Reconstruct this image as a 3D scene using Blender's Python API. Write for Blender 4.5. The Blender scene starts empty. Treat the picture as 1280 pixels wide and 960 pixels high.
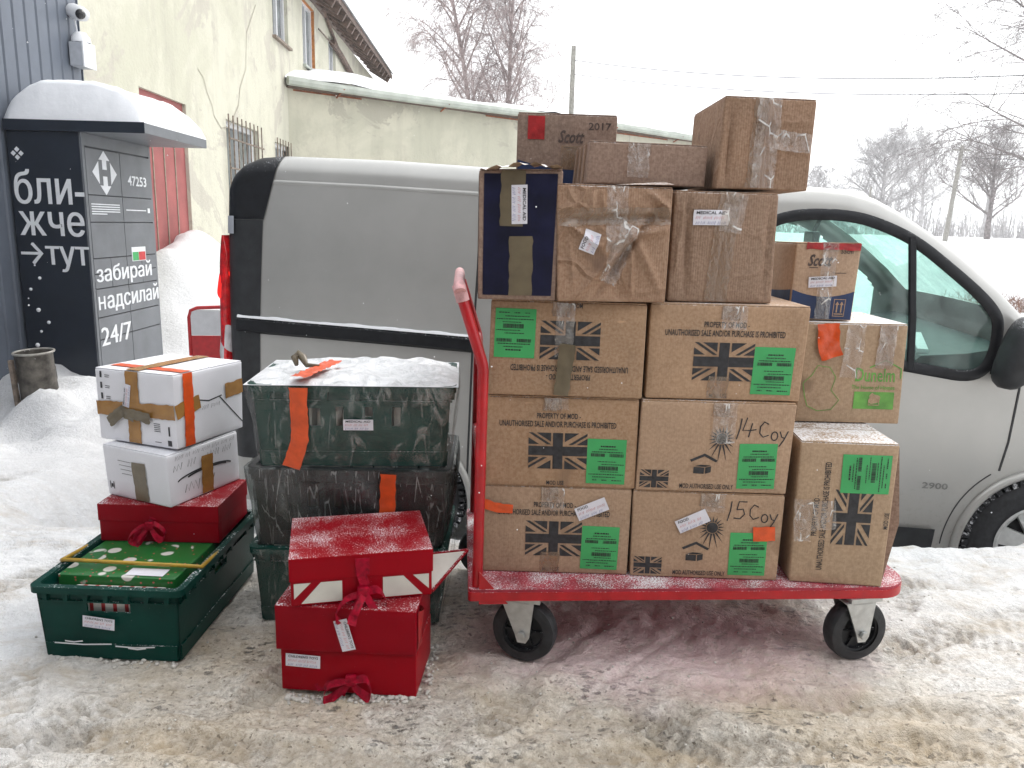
import bpy, bmesh, math, random
import numpy as np
from mathutils import Vector, Matrix

S = bpy.context.scene
COL = S.collection
R = math.radians

# ---------------------------------------------------------------- camera
H, PITCH, ROLL = 1.22, R(11.67), R(1.52)
fwd = Vector((0, math.cos(PITCH), -math.sin(PITCH)))
up0 = Vector((0, math.sin(PITCH), math.cos(PITCH)))
rt0 = Vector((1, 0, 0))
rt = rt0 * math.cos(ROLL) + up0 * math.sin(ROLL)
up = -rt0 * math.sin(ROLL) + up0 * math.cos(ROLL)
cam_d = bpy.data.cameras.new('camera')
cam = bpy.data.objects.new('camera', cam_d)
COL.objects.link(cam)
cam.matrix_world = Matrix(((rt.x, up.x, -fwd.x, 0), (rt.y, up.y, -fwd.y, 0), (rt.z, up.z, -fwd.z, H), (0, 0, 0, 1)))
cam_d.sensor_fit = 'HORIZONTAL'
cam_d.sensor_width = 36
cam_d.lens = 961 / 1280 * 36
cam_d.clip_start = 0.05
cam_d.clip_end = 2000
S.camera = cam

# ---------------------------------------------------------------- light: white overcast sky, weak soft sun
SUN_EL, SUN_AZ = R(48), R(35)
w = bpy.data.worlds.new('World')
S.world = w
w.use_nodes = True
nt = w.node_tree
bg = nt.nodes['Background']
sky = nt.nodes.new('ShaderNodeTexSky')
sky.sky_type = 'NISHITA'
sky.sun_disc = False
sky.sun_elevation = SUN_EL
sky.sun_rotation = SUN_AZ
sky.dust_density = 6
sky.air_density = 1.0
hs = nt.nodes.new('ShaderNodeHueSaturation')
hs.inputs['Saturation'].default_value = 0.12
nt.links.new(sky.outputs[0], hs.inputs['Color'])
mixw = nt.nodes.new('ShaderNodeMix')
mixw.data_type = 'RGBA'
mixw.inputs[0].default_value = 0.8          # cloud deck: mostly one even white
nt.links.new(hs.outputs[0], mixw.inputs[6])
mixw.inputs[7].default_value = (11.2, 11.4, 11.7, 1)
nt.links.new(mixw.outputs[2], bg.inputs['Color'])
bg.inputs['Strength'].default_value = 0.1
sun_d = bpy.data.lights.new('sun', 'SUN')
sun_d.energy = 0.7
sun_d.angle = R(25)
sun_d.color = (1, 0.96, 0.9)
sun = bpy.data.objects.new('sun', sun_d)
COL.objects.link(sun)
sd = Vector((math.sin(SUN_AZ) * math.cos(SUN_EL), math.cos(SUN_AZ) * math.cos(SUN_EL), math.sin(SUN_EL)))
sun.rotation_euler = sd.to_track_quat('Z', 'Y').to_euler()
S.view_settings.view_transform = 'Standard'
S.view_settings.look = 'None'
S.view_settings.exposure = 1.0
S.view_settings.gamma = 1
S.cycles.max_bounces = 6
S.cycles.diffuse_bounces = 3
S.cycles.glossy_bounces = 3
S.cycles.transparent_max_bounces = 16
S.cycles.caustics_reflective = False
S.cycles.caustics_refractive = False
S.cycles.sample_clamp_indirect = 6
S.cycles.volume_bounces = 0
S.cycles.use_adaptive_sampling = True
S.cycles.adaptive_threshold = 0.02

rng = random.Random(7)

# ---------------------------------------------------------------- materials
def nodes(name):
    m = bpy.data.materials.new(name)
    m.use_nodes = True
    return m, m.node_tree, m.node_tree.nodes['Principled BSDF']

def N(t, kind, **kw):
    n = t.nodes.new(kind)
    for k, v in kw.items():
        if k in ('operation', 'data_type', 'blend_type', 'wave_type', 'bands_direction', 'feature', 'noise_dimensions'):
            setattr(n, k, v)
        else:
            n.inputs[k].default_value = v
    return n

def coords(t, kind='Object'):
    return t.nodes.new('ShaderNodeTexCoord').outputs[kind]

def noise(t, vec, scale, detail=4, rough=0.55, dist=0.0):
    n = N(t, 'ShaderNodeTexNoise', Scale=scale, Detail=detail, Roughness=rough, Distortion=dist)
    t.links.new(vec, n.inputs['Vector'])
    return n.outputs['Fac']

def ramp(t, fac, a, b, ca=(0, 0, 0, 1), cb=(1, 1, 1, 1)):
    r = t.nodes.new('ShaderNodeValToRGB')
    r.color_ramp.elements[0].position = a
    r.color_ramp.elements[1].position = b
    r.color_ramp.elements[0].color = ca
    r.color_ramp.elements[1].color = cb
    t.links.new(fac, r.inputs[0])
    return r.outputs[0]

def mix(t, fac, a, b, blend='MIX'):
    n = t.nodes.new('ShaderNodeMix')
    n.data_type = 'RGBA'
    n.blend_type = blend
    for i, v in ((0, fac), (6, a), (7, b)):
        if hasattr(v, 'is_linked') or isinstance(v, bpy.types.NodeSocket):
            t.links.new(v, n.inputs[i])
        elif i == 0:
            n.inputs[0].default_value = v
        else:
            n.inputs[i].default_value = (*v[:3], 1)
    return n.outputs[2]

def mathn(t, op, a, b=None):
    n = t.nodes.new('ShaderNodeMath')
    n.operation = op
    for i, v in ((0, a), (1, b)):
        if v is None:
            continue
        if isinstance(v, bpy.types.NodeSocket):
            t.links.new(v, n.inputs[i])
        else:
            n.inputs[i].default_value = v
    return n.outputs[0]

def bump(t, p, hgt, strength, dist=0.01):
    b = N(t, 'ShaderNodeBump', Strength=strength, Distance=dist)
    t.links.new(hgt, b.inputs['Height'])
    t.links.new(b.outputs[0], p.inputs['Normal'])
    return b

def upness(t):
    g = t.nodes.new('ShaderNodeNewGeometry')
    s = t.nodes.new('ShaderNodeSeparateXYZ')
    t.links.new(g.outputs['Normal'], s.inputs[0])
    return s.outputs['Z']

def simple(name, col, rough=0.6, metal=0.0, var=0.12, scale=20, bmp=0.0, bscale=80, dust=0.0, spec=0.5, coat=0.0, dscale=170):
    """plain paint / plastic / paper with uneven tone, fine relief and, if dust > 0, snow grains lying on upward faces"""
    m, t, p = nodes(name)
    c = coords(t)
    f = noise(t, c, scale, 5)
    lo = [max(0, v * (1 - var * 2)) for v in col]
    hi = [min(1, v * (1 + var)) for v in col]
    out = ramp(t, f, 0.3, 0.7, (*lo, 1), (*hi, 1))
    p.inputs['Roughness'].default_value = rough
    p.inputs['Metallic'].default_value = metal
    p.inputs['Specular IOR Level'].default_value = spec
    p.inputs['Coat Weight'].default_value = coat
    if dust > 0:
        d1 = noise(t, c, dscale, 3, 0.7)
        d2 = noise(t, c, 9, 3, 0.6)
        d = mathn(t, 'ADD', d1, mathn(t, 'MULTIPLY', mathn(t, 'SUBTRACT', d2, 0.5), 0.5))
        fl = ramp(t, d, 0.62 - 0.20 * dust, 0.70 - 0.18 * dust)
        side = ramp(t, d1, 0.73, 0.76)
        upm = ramp(t, upness(t), 0.35, 0.75)
        fac = mix(t, upm, mix(t, 0.5, (0, 0, 0), side), fl)
        out = mix(t, fac, out, (0.82, 0.83, 0.85))
        rgh = mix(t, fac, (rough,) * 3, (0.8,) * 3)
        t.links.new(rgh, p.inputs['Roughness'])
    t.links.new(out, p.inputs['Base Color'])
    if bmp:
        bump(t, p, noise(t, c, bscale, 4), bmp, 0.004)
    return m

M = {}
def cardboard(name, col, dust=0.0, crush=0.0):
    m, t, p = nodes(name)
    c = coords(t)
    oi = t.nodes.new('ShaderNodeObjectInfo')
    va = t.nodes.new('ShaderNodeVectorMath'); va.operation = 'ADD'
    t.links.new(c, va.inputs[0]); t.links.new(oi.outputs['Random'], va.inputs[1])
    cc = va.outputs[0]
    big = noise(t, cc, 5, 4, 0.6)
    fine = noise(t, cc, 120, 3, 0.6)
    out = ramp(t, big, 0.25, 0.75, (*[v * 0.8 for v in col], 1), (*[v * 1.12 for v in col], 1))
    hv = t.nodes.new('ShaderNodeHueSaturation')
    t.links.new(mathn(t, 'ADD', 0.86, mathn(t, 'MULTIPLY', oi.outputs['Random'], 0.26)), hv.inputs['Value'])
    t.links.new(mathn(t, 'ADD', 0.85, mathn(t, 'MULTIPLY', mathn(t, 'FRACT', mathn(t, 'MULTIPLY', oi.outputs['Random'], 7.3)), 0.25)), hv.inputs['Saturation'])
    t.links.new(out, hv.inputs['Color'])
    out = hv.outputs[0]
    out = mix(t, 0.16, out, ramp(t, fine, 0.35, 0.65, (0.2, 0.13, 0.08, 1), (0.75, 0.58, 0.42, 1)))
    # scuffs and damp marks
    mp = N(t, 'ShaderNodeMapping'); mp.inputs['Scale'].default_value = (3, 3, 14)
    t.links.new(cc, mp.inputs[0])
    sc = noise(t, mp.outputs[0], 4, 5, 0.7)
    out = mix(t, ramp(t, sc, 0.66, 0.78), out, [min(1, v * 1.45) for v in col])
    dmp = noise(t, cc, 9, 3, 0.5)
    out = mix(t, ramp(t, dmp, 0.64, 0.74), out, [v * 0.72 for v in col])
    # corrugation showing through the liner
    wv = N(t, 'ShaderNodeTexWave', Scale=48, Distortion=0.6, Detail=1)
    wv.bands_direction = 'X'
    t.links.new(c, wv.inputs['Vector'])
    bv = mathn(t, 'ADD', mathn(t, 'MULTIPLY', wv.outputs['Fac'], 0.06), mathn(t, 'ADD', noise(t, cc, 18, 4), mathn(t, 'MULTIPLY', fine, 0.15)))
    if crush:
        vd = t.nodes.new('ShaderNodeVectorMath'); vd.operation = 'ADD'
        nv = t.nodes.new('ShaderNodeTexNoise'); nv.inputs['Scale'].default_value = 6; t.links.new(cc, nv.inputs['Vector'])
        sc_ = t.nodes.new('ShaderNodeVectorMath'); sc_.operation = 'SCALE'; sc_.inputs['Scale'].default_value = 0.12
        t.links.new(nv.outputs['Color'], sc_.inputs[0]); t.links.new(cc, vd.inputs[0]); t.links.new(sc_.outputs[0], vd.inputs[1])
        vo = t.nodes.new('ShaderNodeTexVoronoi'); vo.feature = 'DISTANCE_TO_EDGE'; vo.inputs['Scale'].default_value = 7.5
        t.links.new(vd.outputs[0], vo.inputs['Vector'])
        rd = ramp(t, vo.outputs['Distance'], 0.0, 0.09, (1, 1, 1, 1), (0, 0, 0, 1))
        gate_ = ramp(t, noise(t, cc, 6, 2), 0.4, 0.6)
        rd = mathn(t, 'MULTIPLY', rd, gate_)
        bv = mathn(t, 'ADD', bv, mathn(t, 'MULTIPLY', rd, crush))
        out = mix(t, mathn(t, 'MULTIPLY', mathn(t, 'MULTIPLY', ramp(t, vo.outputs['Distance'], 0.0, 0.02, (1, 1, 1, 1), (0, 0, 0, 1)), gate_), min(1, crush * 0.35)), out, [min(1, v * 1.6) for v in col])
    bump(t, p, bv, 0.25 if not crush else 0.5, 0.006 if not crush else 0.012)
    p.inputs['Roughness'].default_value = 0.75
    p.inputs['Specular IOR Level'].default_value = 0.25
    if dust:
        d = mathn(t, 'ADD', noise(t, c, 150, 3, 0.7), mathn(t, 'MULTIPLY', mathn(t, 'SUBTRACT', noise(t, c, 7, 3), 0.5), 0.6))
        fl = ramp(t, d, 0.62 - 0.3 * dust, 0.74 - 0.28 * dust)
        out = mix(t, mix(t, ramp(t, upness(t), 0.5, 0.85), (0, 0, 0), fl), out, (0.82, 0.82, 0.83))
    t.links.new(out, p.inputs['Base Color'])
    return m

M['card'] = cardboard('cardboard', (0.385, 0.245, 0.152), 0.25)
M['card_warm'] = cardboard('cardboard_warm', (0.27, 0.17, 0.118), 0.3, 0.35)
M['card_crush'] = cardboard('crushed_cardboard', (0.28, 0.175, 0.12), 0.3, 1.3)
M['card_dull'] = cardboard('cardboard_dull', (0.20, 0.125, 0.095), 0.2)
M['card_snow'] = cardboard('cardboard_snowy_top', (0.37, 0.26, 0.17), 0.75)
M['white_card'] = simple('white_cardboard', (0.74, 0.74, 0.78), 0.55, var=0.04, scale=6, bmp=0.12, bscale=14, dust=0.6)
M['ink'] = simple('black_ink', (0.03, 0.03, 0.034), 0.6, var=0.3, scale=60)
M['ink_brown'] = simple('brown_ink', (0.09, 0.06, 0.05), 0.6, var=0.3, scale=60)
M['pen_red'] = simple('red_pen', (0.55, 0.08, 0.09), 0.5)
M['pen_blue'] = simple('blue_pen', (0.05, 0.07, 0.3), 0.5)
M['green_label'] = simple('green_label_paper', (0.05, 0.38, 0.115), 0.5, var=0.07, scale=8)
M['paper'] = simple('white_label_paper', (0.72, 0.71, 0.77), 0.5, var=0.05, scale=30)
M['navy'] = simple('navy_print', (0.008, 0.009, 0.034), 0.42, var=0.25, scale=14, bmp=0.2, bscale=25, spec=0.3)
M['navy2'] = simple('blue_print', (0.012, 0.03, 0.1), 0.45, var=0.25, scale=14, bmp=0.15, bscale=25)
M['greenink'] = simple('green_ink', (0.13, 0.36, 0.06), 0.5, var=0.2)
M['white_ink'] = simple('white_lettering', (0.78, 0.8, 0.82), 0.5, var=0.04)
M['red_card'] = simple('red_gift_board', (0.30, 0.0008, 0.008), 0.4, var=0.1, scale=5, bmp=0.06, bscale=60, dust=0.36, spec=0.08, dscale=260)
M['red_card2'] = simple('dark_red_gift_board', (0.25, 0.0008, 0.008), 0.42, var=0.12, scale=5, bmp=0.06, bscale=60, dust=0.3, spec=0.08, dscale=260)
M['ribbon'] = simple('crimson_ribbon', (0.34, 0.0006, 0.02), 0.5, var=0.3, scale=60, bmp=0.5, bscale=120, spec=0.15)
M['cream'] = simple('cream_panel', (0.62, 0.6, 0.54), 0.6, var=0.05)
M['orange'] = simple('orange_tape', (0.72, 0.09, 0.015), 0.28, var=0.12, scale=25, bmp=0.5, bscale=45)
M['red_patch'] = simple('red_sticker', (0.38, 0.018, 0.02), 0.4, var=0.2, scale=40, bmp=0.4, bscale=60)
M['brown_tape'] = simple('brown_tape', (0.34, 0.17, 0.045), 0.24, var=0.12, scale=20, bmp=0.35, bscale=40)
M['khaki_tape'] = simple('khaki_tape', (0.15, 0.12, 0.075), 0.32, var=0.12, scale=20, bmp=0.3, bscale=40)
M['green_plastic'] = simple('green_crate_plastic', (0.001, 0.04, 0.03), 0.4, var=0.15, scale=8, bmp=0.08, bscale=50, dust=0.1, spec=0.12)
M['dark_crate'] = simple('black_crate_plastic', (0.006, 0.009, 0.009), 0.4, var=0.2, scale=8, spec=0.3)
M['crumb'] = simple('dirty_snow_crumbs', (0.62, 0.59, 0.54), 0.8, var=0.15, scale=60, bmp=0.4, bscale=200, spec=0.2)
M['rime_haze_bark'] = simple('frosted_hazed_bark', (0.48, 0.465, 0.465), 0.85, var=0.25, scale=3)  # pale with rime, and lightened further to put haze into the colour
M['pale_grey'] = simple('pale_grey_lettering', (0.22, 0.22, 0.21), 0.4)
M['yellow_bar'] = simple('yellow_bale_arm', (0.48, 0.29, 0.03), 0.4, var=0.15)
M['trolley_red'] = simple('trolley_red_paint', (0.45, 0.006, 0.012), 0.36, var=0.16, scale=14, bmp=0.15, bscale=90, dust=0.3)
M['grip'] = simple('pale_worn_grip', (0.66, 0.36, 0.36), 0.5, var=0.2, scale=50, bmp=0.4, bscale=80)
M['deck'] = simple('frosted_red_deck', (0.36, 0.022, 0.045), 0.55, var=0.2, scale=20, bmp=0.5, bscale=160, dust=0.52, dscale=230)
M['zinc'] = simple('zinc_plated_steel', (0.55, 0.56, 0.55), 0.38, metal=0.75, var=0.12, scale=30, bmp=0.1)
M['rubber'] = simple('black_rubber', (0.018, 0.019, 0.022), 0.6, var=0.3, scale=40, bmp=0.3, bscale=90)
M['black_plastic'] = simple('black_plastic', (0.010, 0.011, 0.014), 0.45, var=0.25, scale=20, bmp=0.1, dust=0.08, spec=0.3)
M['grey_plastic'] = simple('dark_grey_plastic', (0.032, 0.034, 0.037), 0.5, var=0.2, scale=14, bmp=0.1, dust=0.2, spec=0.35)
M['interior'] = simple('cab_interior', (0.035, 0.05, 0.055), 0.6, var=0.2)
M['lamp_red'] = simple('red_lamp_lens', (0.7, 0.006, 0.012), 0.14, var=0.3, scale=24, coat=0.6)
M['lamp_lit'] = simple('lit_red_lens', (0.6, 0.004, 0.008), 0.2, var=0.1)
_lp = M['lamp_lit'].node_tree.nodes['Principled BSDF']
_lp.inputs['Emission Color'].default_value = (1, 0.03, 0.02, 1)
_lp.inputs['Emission Strength'].default_value = 0.45
M['lamp_clear'] = simple('clear_lamp_lens', (0.7, 0.66, 0.68), 0.15, coat=0.6)
M['hubcap'] = simple('silver_hubcap', (0.6, 0.61, 0.6), 0.4, metal=0.3, var=0.1, scale=20)
M['locker_dark'] = simple('navy_locker_steel', (0.012, 0.018, 0.030), 0.42, var=0.12, scale=5, bmp=0.04, dust=0.3)
M['locker_grey'] = simple('grey_locker_doors', (0.15, 0.16, 0.175), 0.42, var=0.08, scale=5)
M['clad'] = simple('slate_cladding', (0.125, 0.145, 0.18), 0.45, var=0.08, scale=3, bmp=0.05)
M['door_red'] = simple('faded_red_gate', (0.33, 0.095, 0.09), 0.6, var=0.12, scale=4, bmp=0.1)
M['wood'] = simple('weathered_wood', (0.14, 0.095, 0.075), 0.8, var=0.35, scale=12, bmp=0.4)
M['orange_wood'] = simple('orange_window_reveal', (0.5, 0.2, 0.06), 0.7, var=0.2)
M['window_dark'] = simple('far_window_glass', (0.2, 0.22, 0.22), 0.15, var=0.25, scale=3)
M['bar_rust'] = simple('rusty_window_bars', (0.24, 0.19, 0.15), 0.7, var=0.3, scale=20)
M['gutter'] = simple('pale_tin_gutter', (0.42, 0.45, 0.4), 0.45, var=0.12, scale=4)
M['rust'] = simple('rust_streak', (0.3, 0.1, 0.045), 0.8, var=0.3, scale=8)
M['bark'] = simple('dark_bark', (0.24, 0.215, 0.21), 0.85, var=0.35, scale=6)
M['birch'] = simple('pink_brown_birch_twigs', (0.40, 0.33, 0.32), 0.85, var=0.3, scale=4)  # twig colour lightened to carry the distance haze
M['concrete_pole'] = simple('grey_pole', (0.3, 0.29, 0.26), 0.8, var=0.2)
M['wire'] = simple('black_wire', (0.03, 0.03, 0.035), 0.6)
M['dry_grass'] = simple('dry_reddish_stems', (0.24, 0.13, 0.09), 0.85, var=0.3)
M['white_plastic'] = simple('white_plastic', (0.72, 0.73, 0.75), 0.35, var=0.04)
M['grey_steel'] = simple('light_grey_box', (0.42, 0.44, 0.48), 0.45, var=0.06)
M['lens'] = simple('dark_lens', (0.02, 0.02, 0.022), 0.08)
M['bin'] = simple('battered_tin', (0.15, 0.135, 0.115), 0.55, metal=0.3, var=0.4, scale=11, bmp=0.4, bscale=30)
M['bin_rim'] = simple('worn_tin_rim', (0.42, 0.4, 0.36), 0.5, metal=0.2, var=0.2, scale=20)
M['sign_red'] = simple('red_board', (0.55, 0.03, 0.035), 0.45, var=0.12)
M['snow_cap'] = simple('clean_snow', (0.86, 0.87, 0.89), 0.85, var=0.03, scale=8, bmp=0.6, bscale=26, spec=0.1)
M['seam_grey'] = simple('dark_seam', (0.03, 0.031, 0.033), 0.7)  # dark grey of panel seams and flap edges
M['brown_seam'] = simple('crack_line', (0.36, 0.33, 0.26), 0.9)
M['shade_wall'] = simple('shade_wall_dark', (0.1, 0.1, 0.105), 0.85, var=0.15, scale=2, bmp=0.1)

def plaster(name, a, b, c_):
    m, t, p = nodes(name)
    c = coords(t)
    big = noise(t, c, 0.55, 6, 0.65, 0.6)
    mid = noise(t, c, 2.4, 5, 0.7)
    out = ramp(t, big, 0.42, 0.52, (*a, 1), (*b, 1))
    pt = noise(t, c, 0.8, 7, 0.72, 1.0)
    out = mix(t, ramp(t, pt, 0.56, 0.58), out, c_)
    out = mix(t, mathn(t, 'MULTIPLY', ramp(t, mid, 0.5, 0.7), 0.5), out, [v * 0.9 for v in c_])
    mp = N(t, 'ShaderNodeMapping'); mp.inputs['Scale'].default_value = (3, 3, 0.35)
    t.links.new(c, mp.inputs[0])
    st = noise(t, mp.outputs[0], 1.3, 4, 0.6)
    out = mix(t, mathn(t, 'MULTIPLY', ramp(t, st, 0.5, 0.75), 0.28), out, [v * 0.62 for v in c_])
    t.links.new(out, p.inputs['Base Color'])
    p.inputs['Roughness'].default_value = 0.9
    p.inputs['Specular IOR Level'].default_value = 0.15
    bump(t, p, mathn(t, 'ADD', mid, noise(t, c, 22, 4)), 0.35, 0.02)
    return m
M['plaster'] = plaster('yellow_plaster', (0.53, 0.52, 0.42), (0.59, 0.575, 0.475), (0.5, 0.475, 0.405))
M['plaster2'] = plaster('grey_cream_plaster', (0.47, 0.46, 0.37), (0.55, 0.53, 0.43), (0.42, 0.4, 0.33))

def van_paint():
    m, t, p = nodes('silver_van_paint')
    c = coords(t)
    out = ramp(t, noise(t, c, 3, 5, 0.6), 0.3, 0.7, (0.415, 0.412, 0.393, 1), (0.475, 0.47, 0.45, 1))
    sp = noise(t, c, 95, 2, 0.8)
    fl = ramp(t, sp, 0.755, 0.78)
    s = t.nodes.new('ShaderNodeSeparateXYZ'); t.links.new(c, s.inputs[0])
    # road film low on the sides
    film = mathn(t, 'MULTIPLY', ramp(t, s.outputs['Z'], 0.3, 0.95, (1, 1, 1, 1), (0, 0, 0, 1)), ramp(t, noise(t, c, 6, 5, 0.7), 0.35, 0.7))
    out = mix(t, mathn(t, 'MULTIPLY', film, 0.35), out, (0.34, 0.31, 0.26))
    spl = mathn(t, 'MULTIPLY', ramp(t, s.outputs['Z'], 0.3, 0.8, (1, 1, 1, 1), (0, 0, 0, 1)), ramp(t, noise(t, c, 42, 4, 0.75), 0.56, 0.66))
    out = mix(t, mathn(t, 'MULTIPLY', spl, 0.35), out, (0.22, 0.2, 0.17))
    upm = ramp(t, upness(t), 0.8, 0.99)
    fr = mathn(t, 'MULTIPLY', ramp(t, noise(t, c, 60, 4, 0.7), 0.5, 0.7), 0.5)
    fac = mix(t, upm, fl, fr)
    out = mix(t, fac, out, (0.8, 0.81, 0.83))
    t.links.new(out, p.inputs['Base Color'])
    p.inputs['Metallic'].default_value = 0.4
    p.inputs['Roughness'].default_value = 0.38
    p.inputs['Coat Weight'].default_value = 0.25
    p.inputs['Coat Roughness'].default_value = 0.25
    return m
M['van'] = van_paint()

def tread():
    m, t, p = nodes('tyre_tread_packed_with_snow')
    c = coords(t)
    f = ramp(t, noise(t, c, 30, 4, 0.7), 0.55, 0.62)
    t.links.new(mix(t, f, (0.012, 0.013, 0.016), (0.6, 0.6, 0.62)), p.inputs['Base Color'])
    p.inputs['Roughness'].default_value = 0.7
    bump(t, p, noise(t, c, 40, 3), 0.5, 0.01)
    return m
M['tread'] = tread()

def glass(name, tint, gl=0.08, rough=0.03, milk=0.0, milkcol=(0.8, 0.85, 0.85)):
    m = bpy.data.materials.new(name)
    m.use_nodes = True
    t = m.node_tree
    t.nodes.clear()
    o = t.nodes.new('ShaderNodeOutputMaterial')
    tr = t.nodes.new('ShaderNodeBsdfTransparent'); tr.inputs[0].default_value = (*tint, 1)
    g = t.nodes.new('ShaderNodeBsdfGlossy'); g.inputs['Roughness'].default_value = rough
    lw = t.nodes.new('ShaderNodeLayerWeight'); lw.inputs[0].default_value = 0.5
    frv = mathn(t, 'ADD', 0.04, mathn(t, 'MULTIPLY', mathn(t, 'POWER', lw.outputs['Facing'], 5.0), 0.8))
    mx = t.nodes.new('ShaderNodeMixShader')
    t.links.new(frv, mx.inputs[0]); t.links.new(tr.outputs[0], mx.inputs[1]); t.links.new(g.outputs[0], mx.inputs[2])
    last = mx.outputs[0]
    if milk:
        d = t.nodes.new('ShaderNodeBsdfDiffuse'); d.inputs[0].default_value = (*milkcol, 1)
        m2 = t.nodes.new('ShaderNodeMixShader')
        f = mathn(t, 'MULTIPLY', ramp(t, noise(t, coords(t), 4, 5, 0.65), 0.35, 0.75), milk)
        t.links.new(f, m2.inputs[0]); t.links.new(last, m2.inputs[1]); t.links.new(d.outputs[0], m2.inputs[2])
        last = m2.outputs[0]
    t.links.new(last, o.inputs[0])
    return m
M['glass'] = glass('green_cab_glass', (0.74, 0.96, 0.90), milk=0.3, milkcol=(0.6, 0.82, 0.77))

def film(name, trans, rough=0.22, col=(0.8, 0.82, 0.82), bscale=(40, 40, 8), bstr=0.8, wh=0.12, tint=(1, 1, 1), add=0.3, crease_glint=0.0):
    """clear stretch film or sticky tape: mostly see-through, reflections and glints partly painted in"""
    m = bpy.data.materials.new(name)
    m.use_nodes = True
    t = m.node_tree
    t.nodes.clear()
    o = t.nodes.new('ShaderNodeOutputMaterial')
    c = coords(t)
    mp = N(t, 'ShaderNodeMapping'); mp.inputs['Scale'].default_value = bscale
    t.links.new(c, mp.inputs[0])
    n1 = noise(t, mp.outputs[0], 1.0, 5, 0.65, 1.2)
    n2 = noise(t, c, 26, 4, 0.6, 0.8)
    hh = mathn(t, 'ADD', n1, mathn(t, 'MULTIPLY', n2, 0.5))
    b = N(t, 'ShaderNodeBump', Strength=bstr, Distance=0.012)
    t.links.new(hh, b.inputs['Height'])
    tr = t.nodes.new('ShaderNodeBsdfTransparent'); tr.inputs[0].default_value = (*tint, 1)
    g = t.nodes.new('ShaderNodeBsdfGlossy'); g.inputs['Roughness'].default_value = rough
    g.inputs['Color'].default_value = (0.9, 0.9, 0.9, 1)
    t.links.new(b.outputs[0], g.inputs['Normal'])
    d = t.nodes.new('ShaderNodeBsdfDiffuse'); d.inputs[0].default_value = (*col, 1)
    t.links.new(b.outputs[0], d.inputs['Normal'])
    gd = t.nodes.new('ShaderNodeMixShader'); gd.inputs[0].default_value = wh
    t.links.new(g.outputs[0], gd.inputs[1]); t.links.new(d.outputs[0], gd.inputs[2])
    mx = t.nodes.new('ShaderNodeMixShader')
    f = mathn(t, 'ADD', 1 - trans, mathn(t, 'MULTIPLY', ramp(t, n1, 0.52, 0.78), add))  # streaks whose diffuse share paints in the film's reflections
    t.links.new(f, mx.inputs[0]); t.links.new(tr.outputs[0], mx.inputs[1]); t.links.new(gd.outputs[0], mx.inputs[2])
    last = mx.outputs[0]
    if crease_glint:
        # creases turn milky white, their glints painted in with the same white
        vd = t.nodes.new('ShaderNodeVectorMath'); vd.operation = 'ADD'
        nv = t.nodes.new('ShaderNodeTexNoise'); nv.inputs['Scale'].default_value = 9; t.links.new(c, nv.inputs['Vector'])
        sc = t.nodes.new('ShaderNodeVectorMath'); sc.operation = 'SCALE'; sc.inputs['Scale'].default_value = 0.16
        t.links.new(nv.outputs['Color'], sc.inputs[0]); t.links.new(c, vd.inputs[0]); t.links.new(sc.outputs[0], vd.inputs[1])
        vo = t.nodes.new('ShaderNodeTexVoronoi'); vo.feature = 'DISTANCE_TO_EDGE'; vo.inputs['Scale'].default_value = 0.9
        t.links.new(mp.outputs[0], vo.inputs['Vector'])
        cm = mathn(t, 'MULTIPLY', ramp(t, vo.outputs['Distance'], 0.01, 0.045, (1, 1, 1, 1), (0, 0, 0, 1)), ramp(t, noise(t, c, 23, 2), 0.5, 0.62))
        wd_ = t.nodes.new('ShaderNodeBsdfDiffuse'); wd_.inputs[0].default_value = (0.85, 0.84, 0.82, 1)
        m3 = t.nodes.new('ShaderNodeMixShader')
        t.links.new(mathn(t, 'MULTIPLY', cm, crease_glint), m3.inputs[0]); t.links.new(last, m3.inputs[1]); t.links.new(wd_.outputs[0], m3.inputs[2])
        last = m3.outputs[0]
    t.links.new(last, o.inputs[0])
    return m
M['clear_tape'] = film('clear_packing_tape', 0.82, 0.2, (0.7, 0.66, 0.6), (30, 30, 14), 0.9, 0.35, (0.92, 0.86, 0.8), crease_glint=0.75)
M['tan_tape'] = film('tan_packing_tape', 0.62, 0.28, (0.33, 0.22, 0.13), (30, 30, 14), 0.5, 0.75, (0.85, 0.74, 0.64))
M['stretch'] = film('clear_stretch_film', 0.93, 0.18, (0.6, 0.66, 0.65), (20, 20, 6), 1.0, 0.3, add=0.42, crease_glint=0.16)
M['stretch_thick'] = film('grey_stretch_film', 0.84, 0.3, (0.12, 0.135, 0.135), (36, 36, 4.0), 1.0, 0.5, (0.6, 0.63, 0.63), add=0.4, crease_glint=0.2)

def film_top():
    m, t, p = nodes('snowy_film_top')
    c = coords(t)
    n = noise(t, c, 16, 6, 0.7, 1.5)
    t.links.new(ramp(t, n, 0.25, 0.6, (0.5, 0.52, 0.53, 1), (0.84, 0.85, 0.87, 1)), p.inputs['Base Color'])
    p.inputs['Roughness'].default_value = 0.35
    bump(t, p, n, 0.9, 0.02)
    return m
M['film_top'] = film_top()

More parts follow.
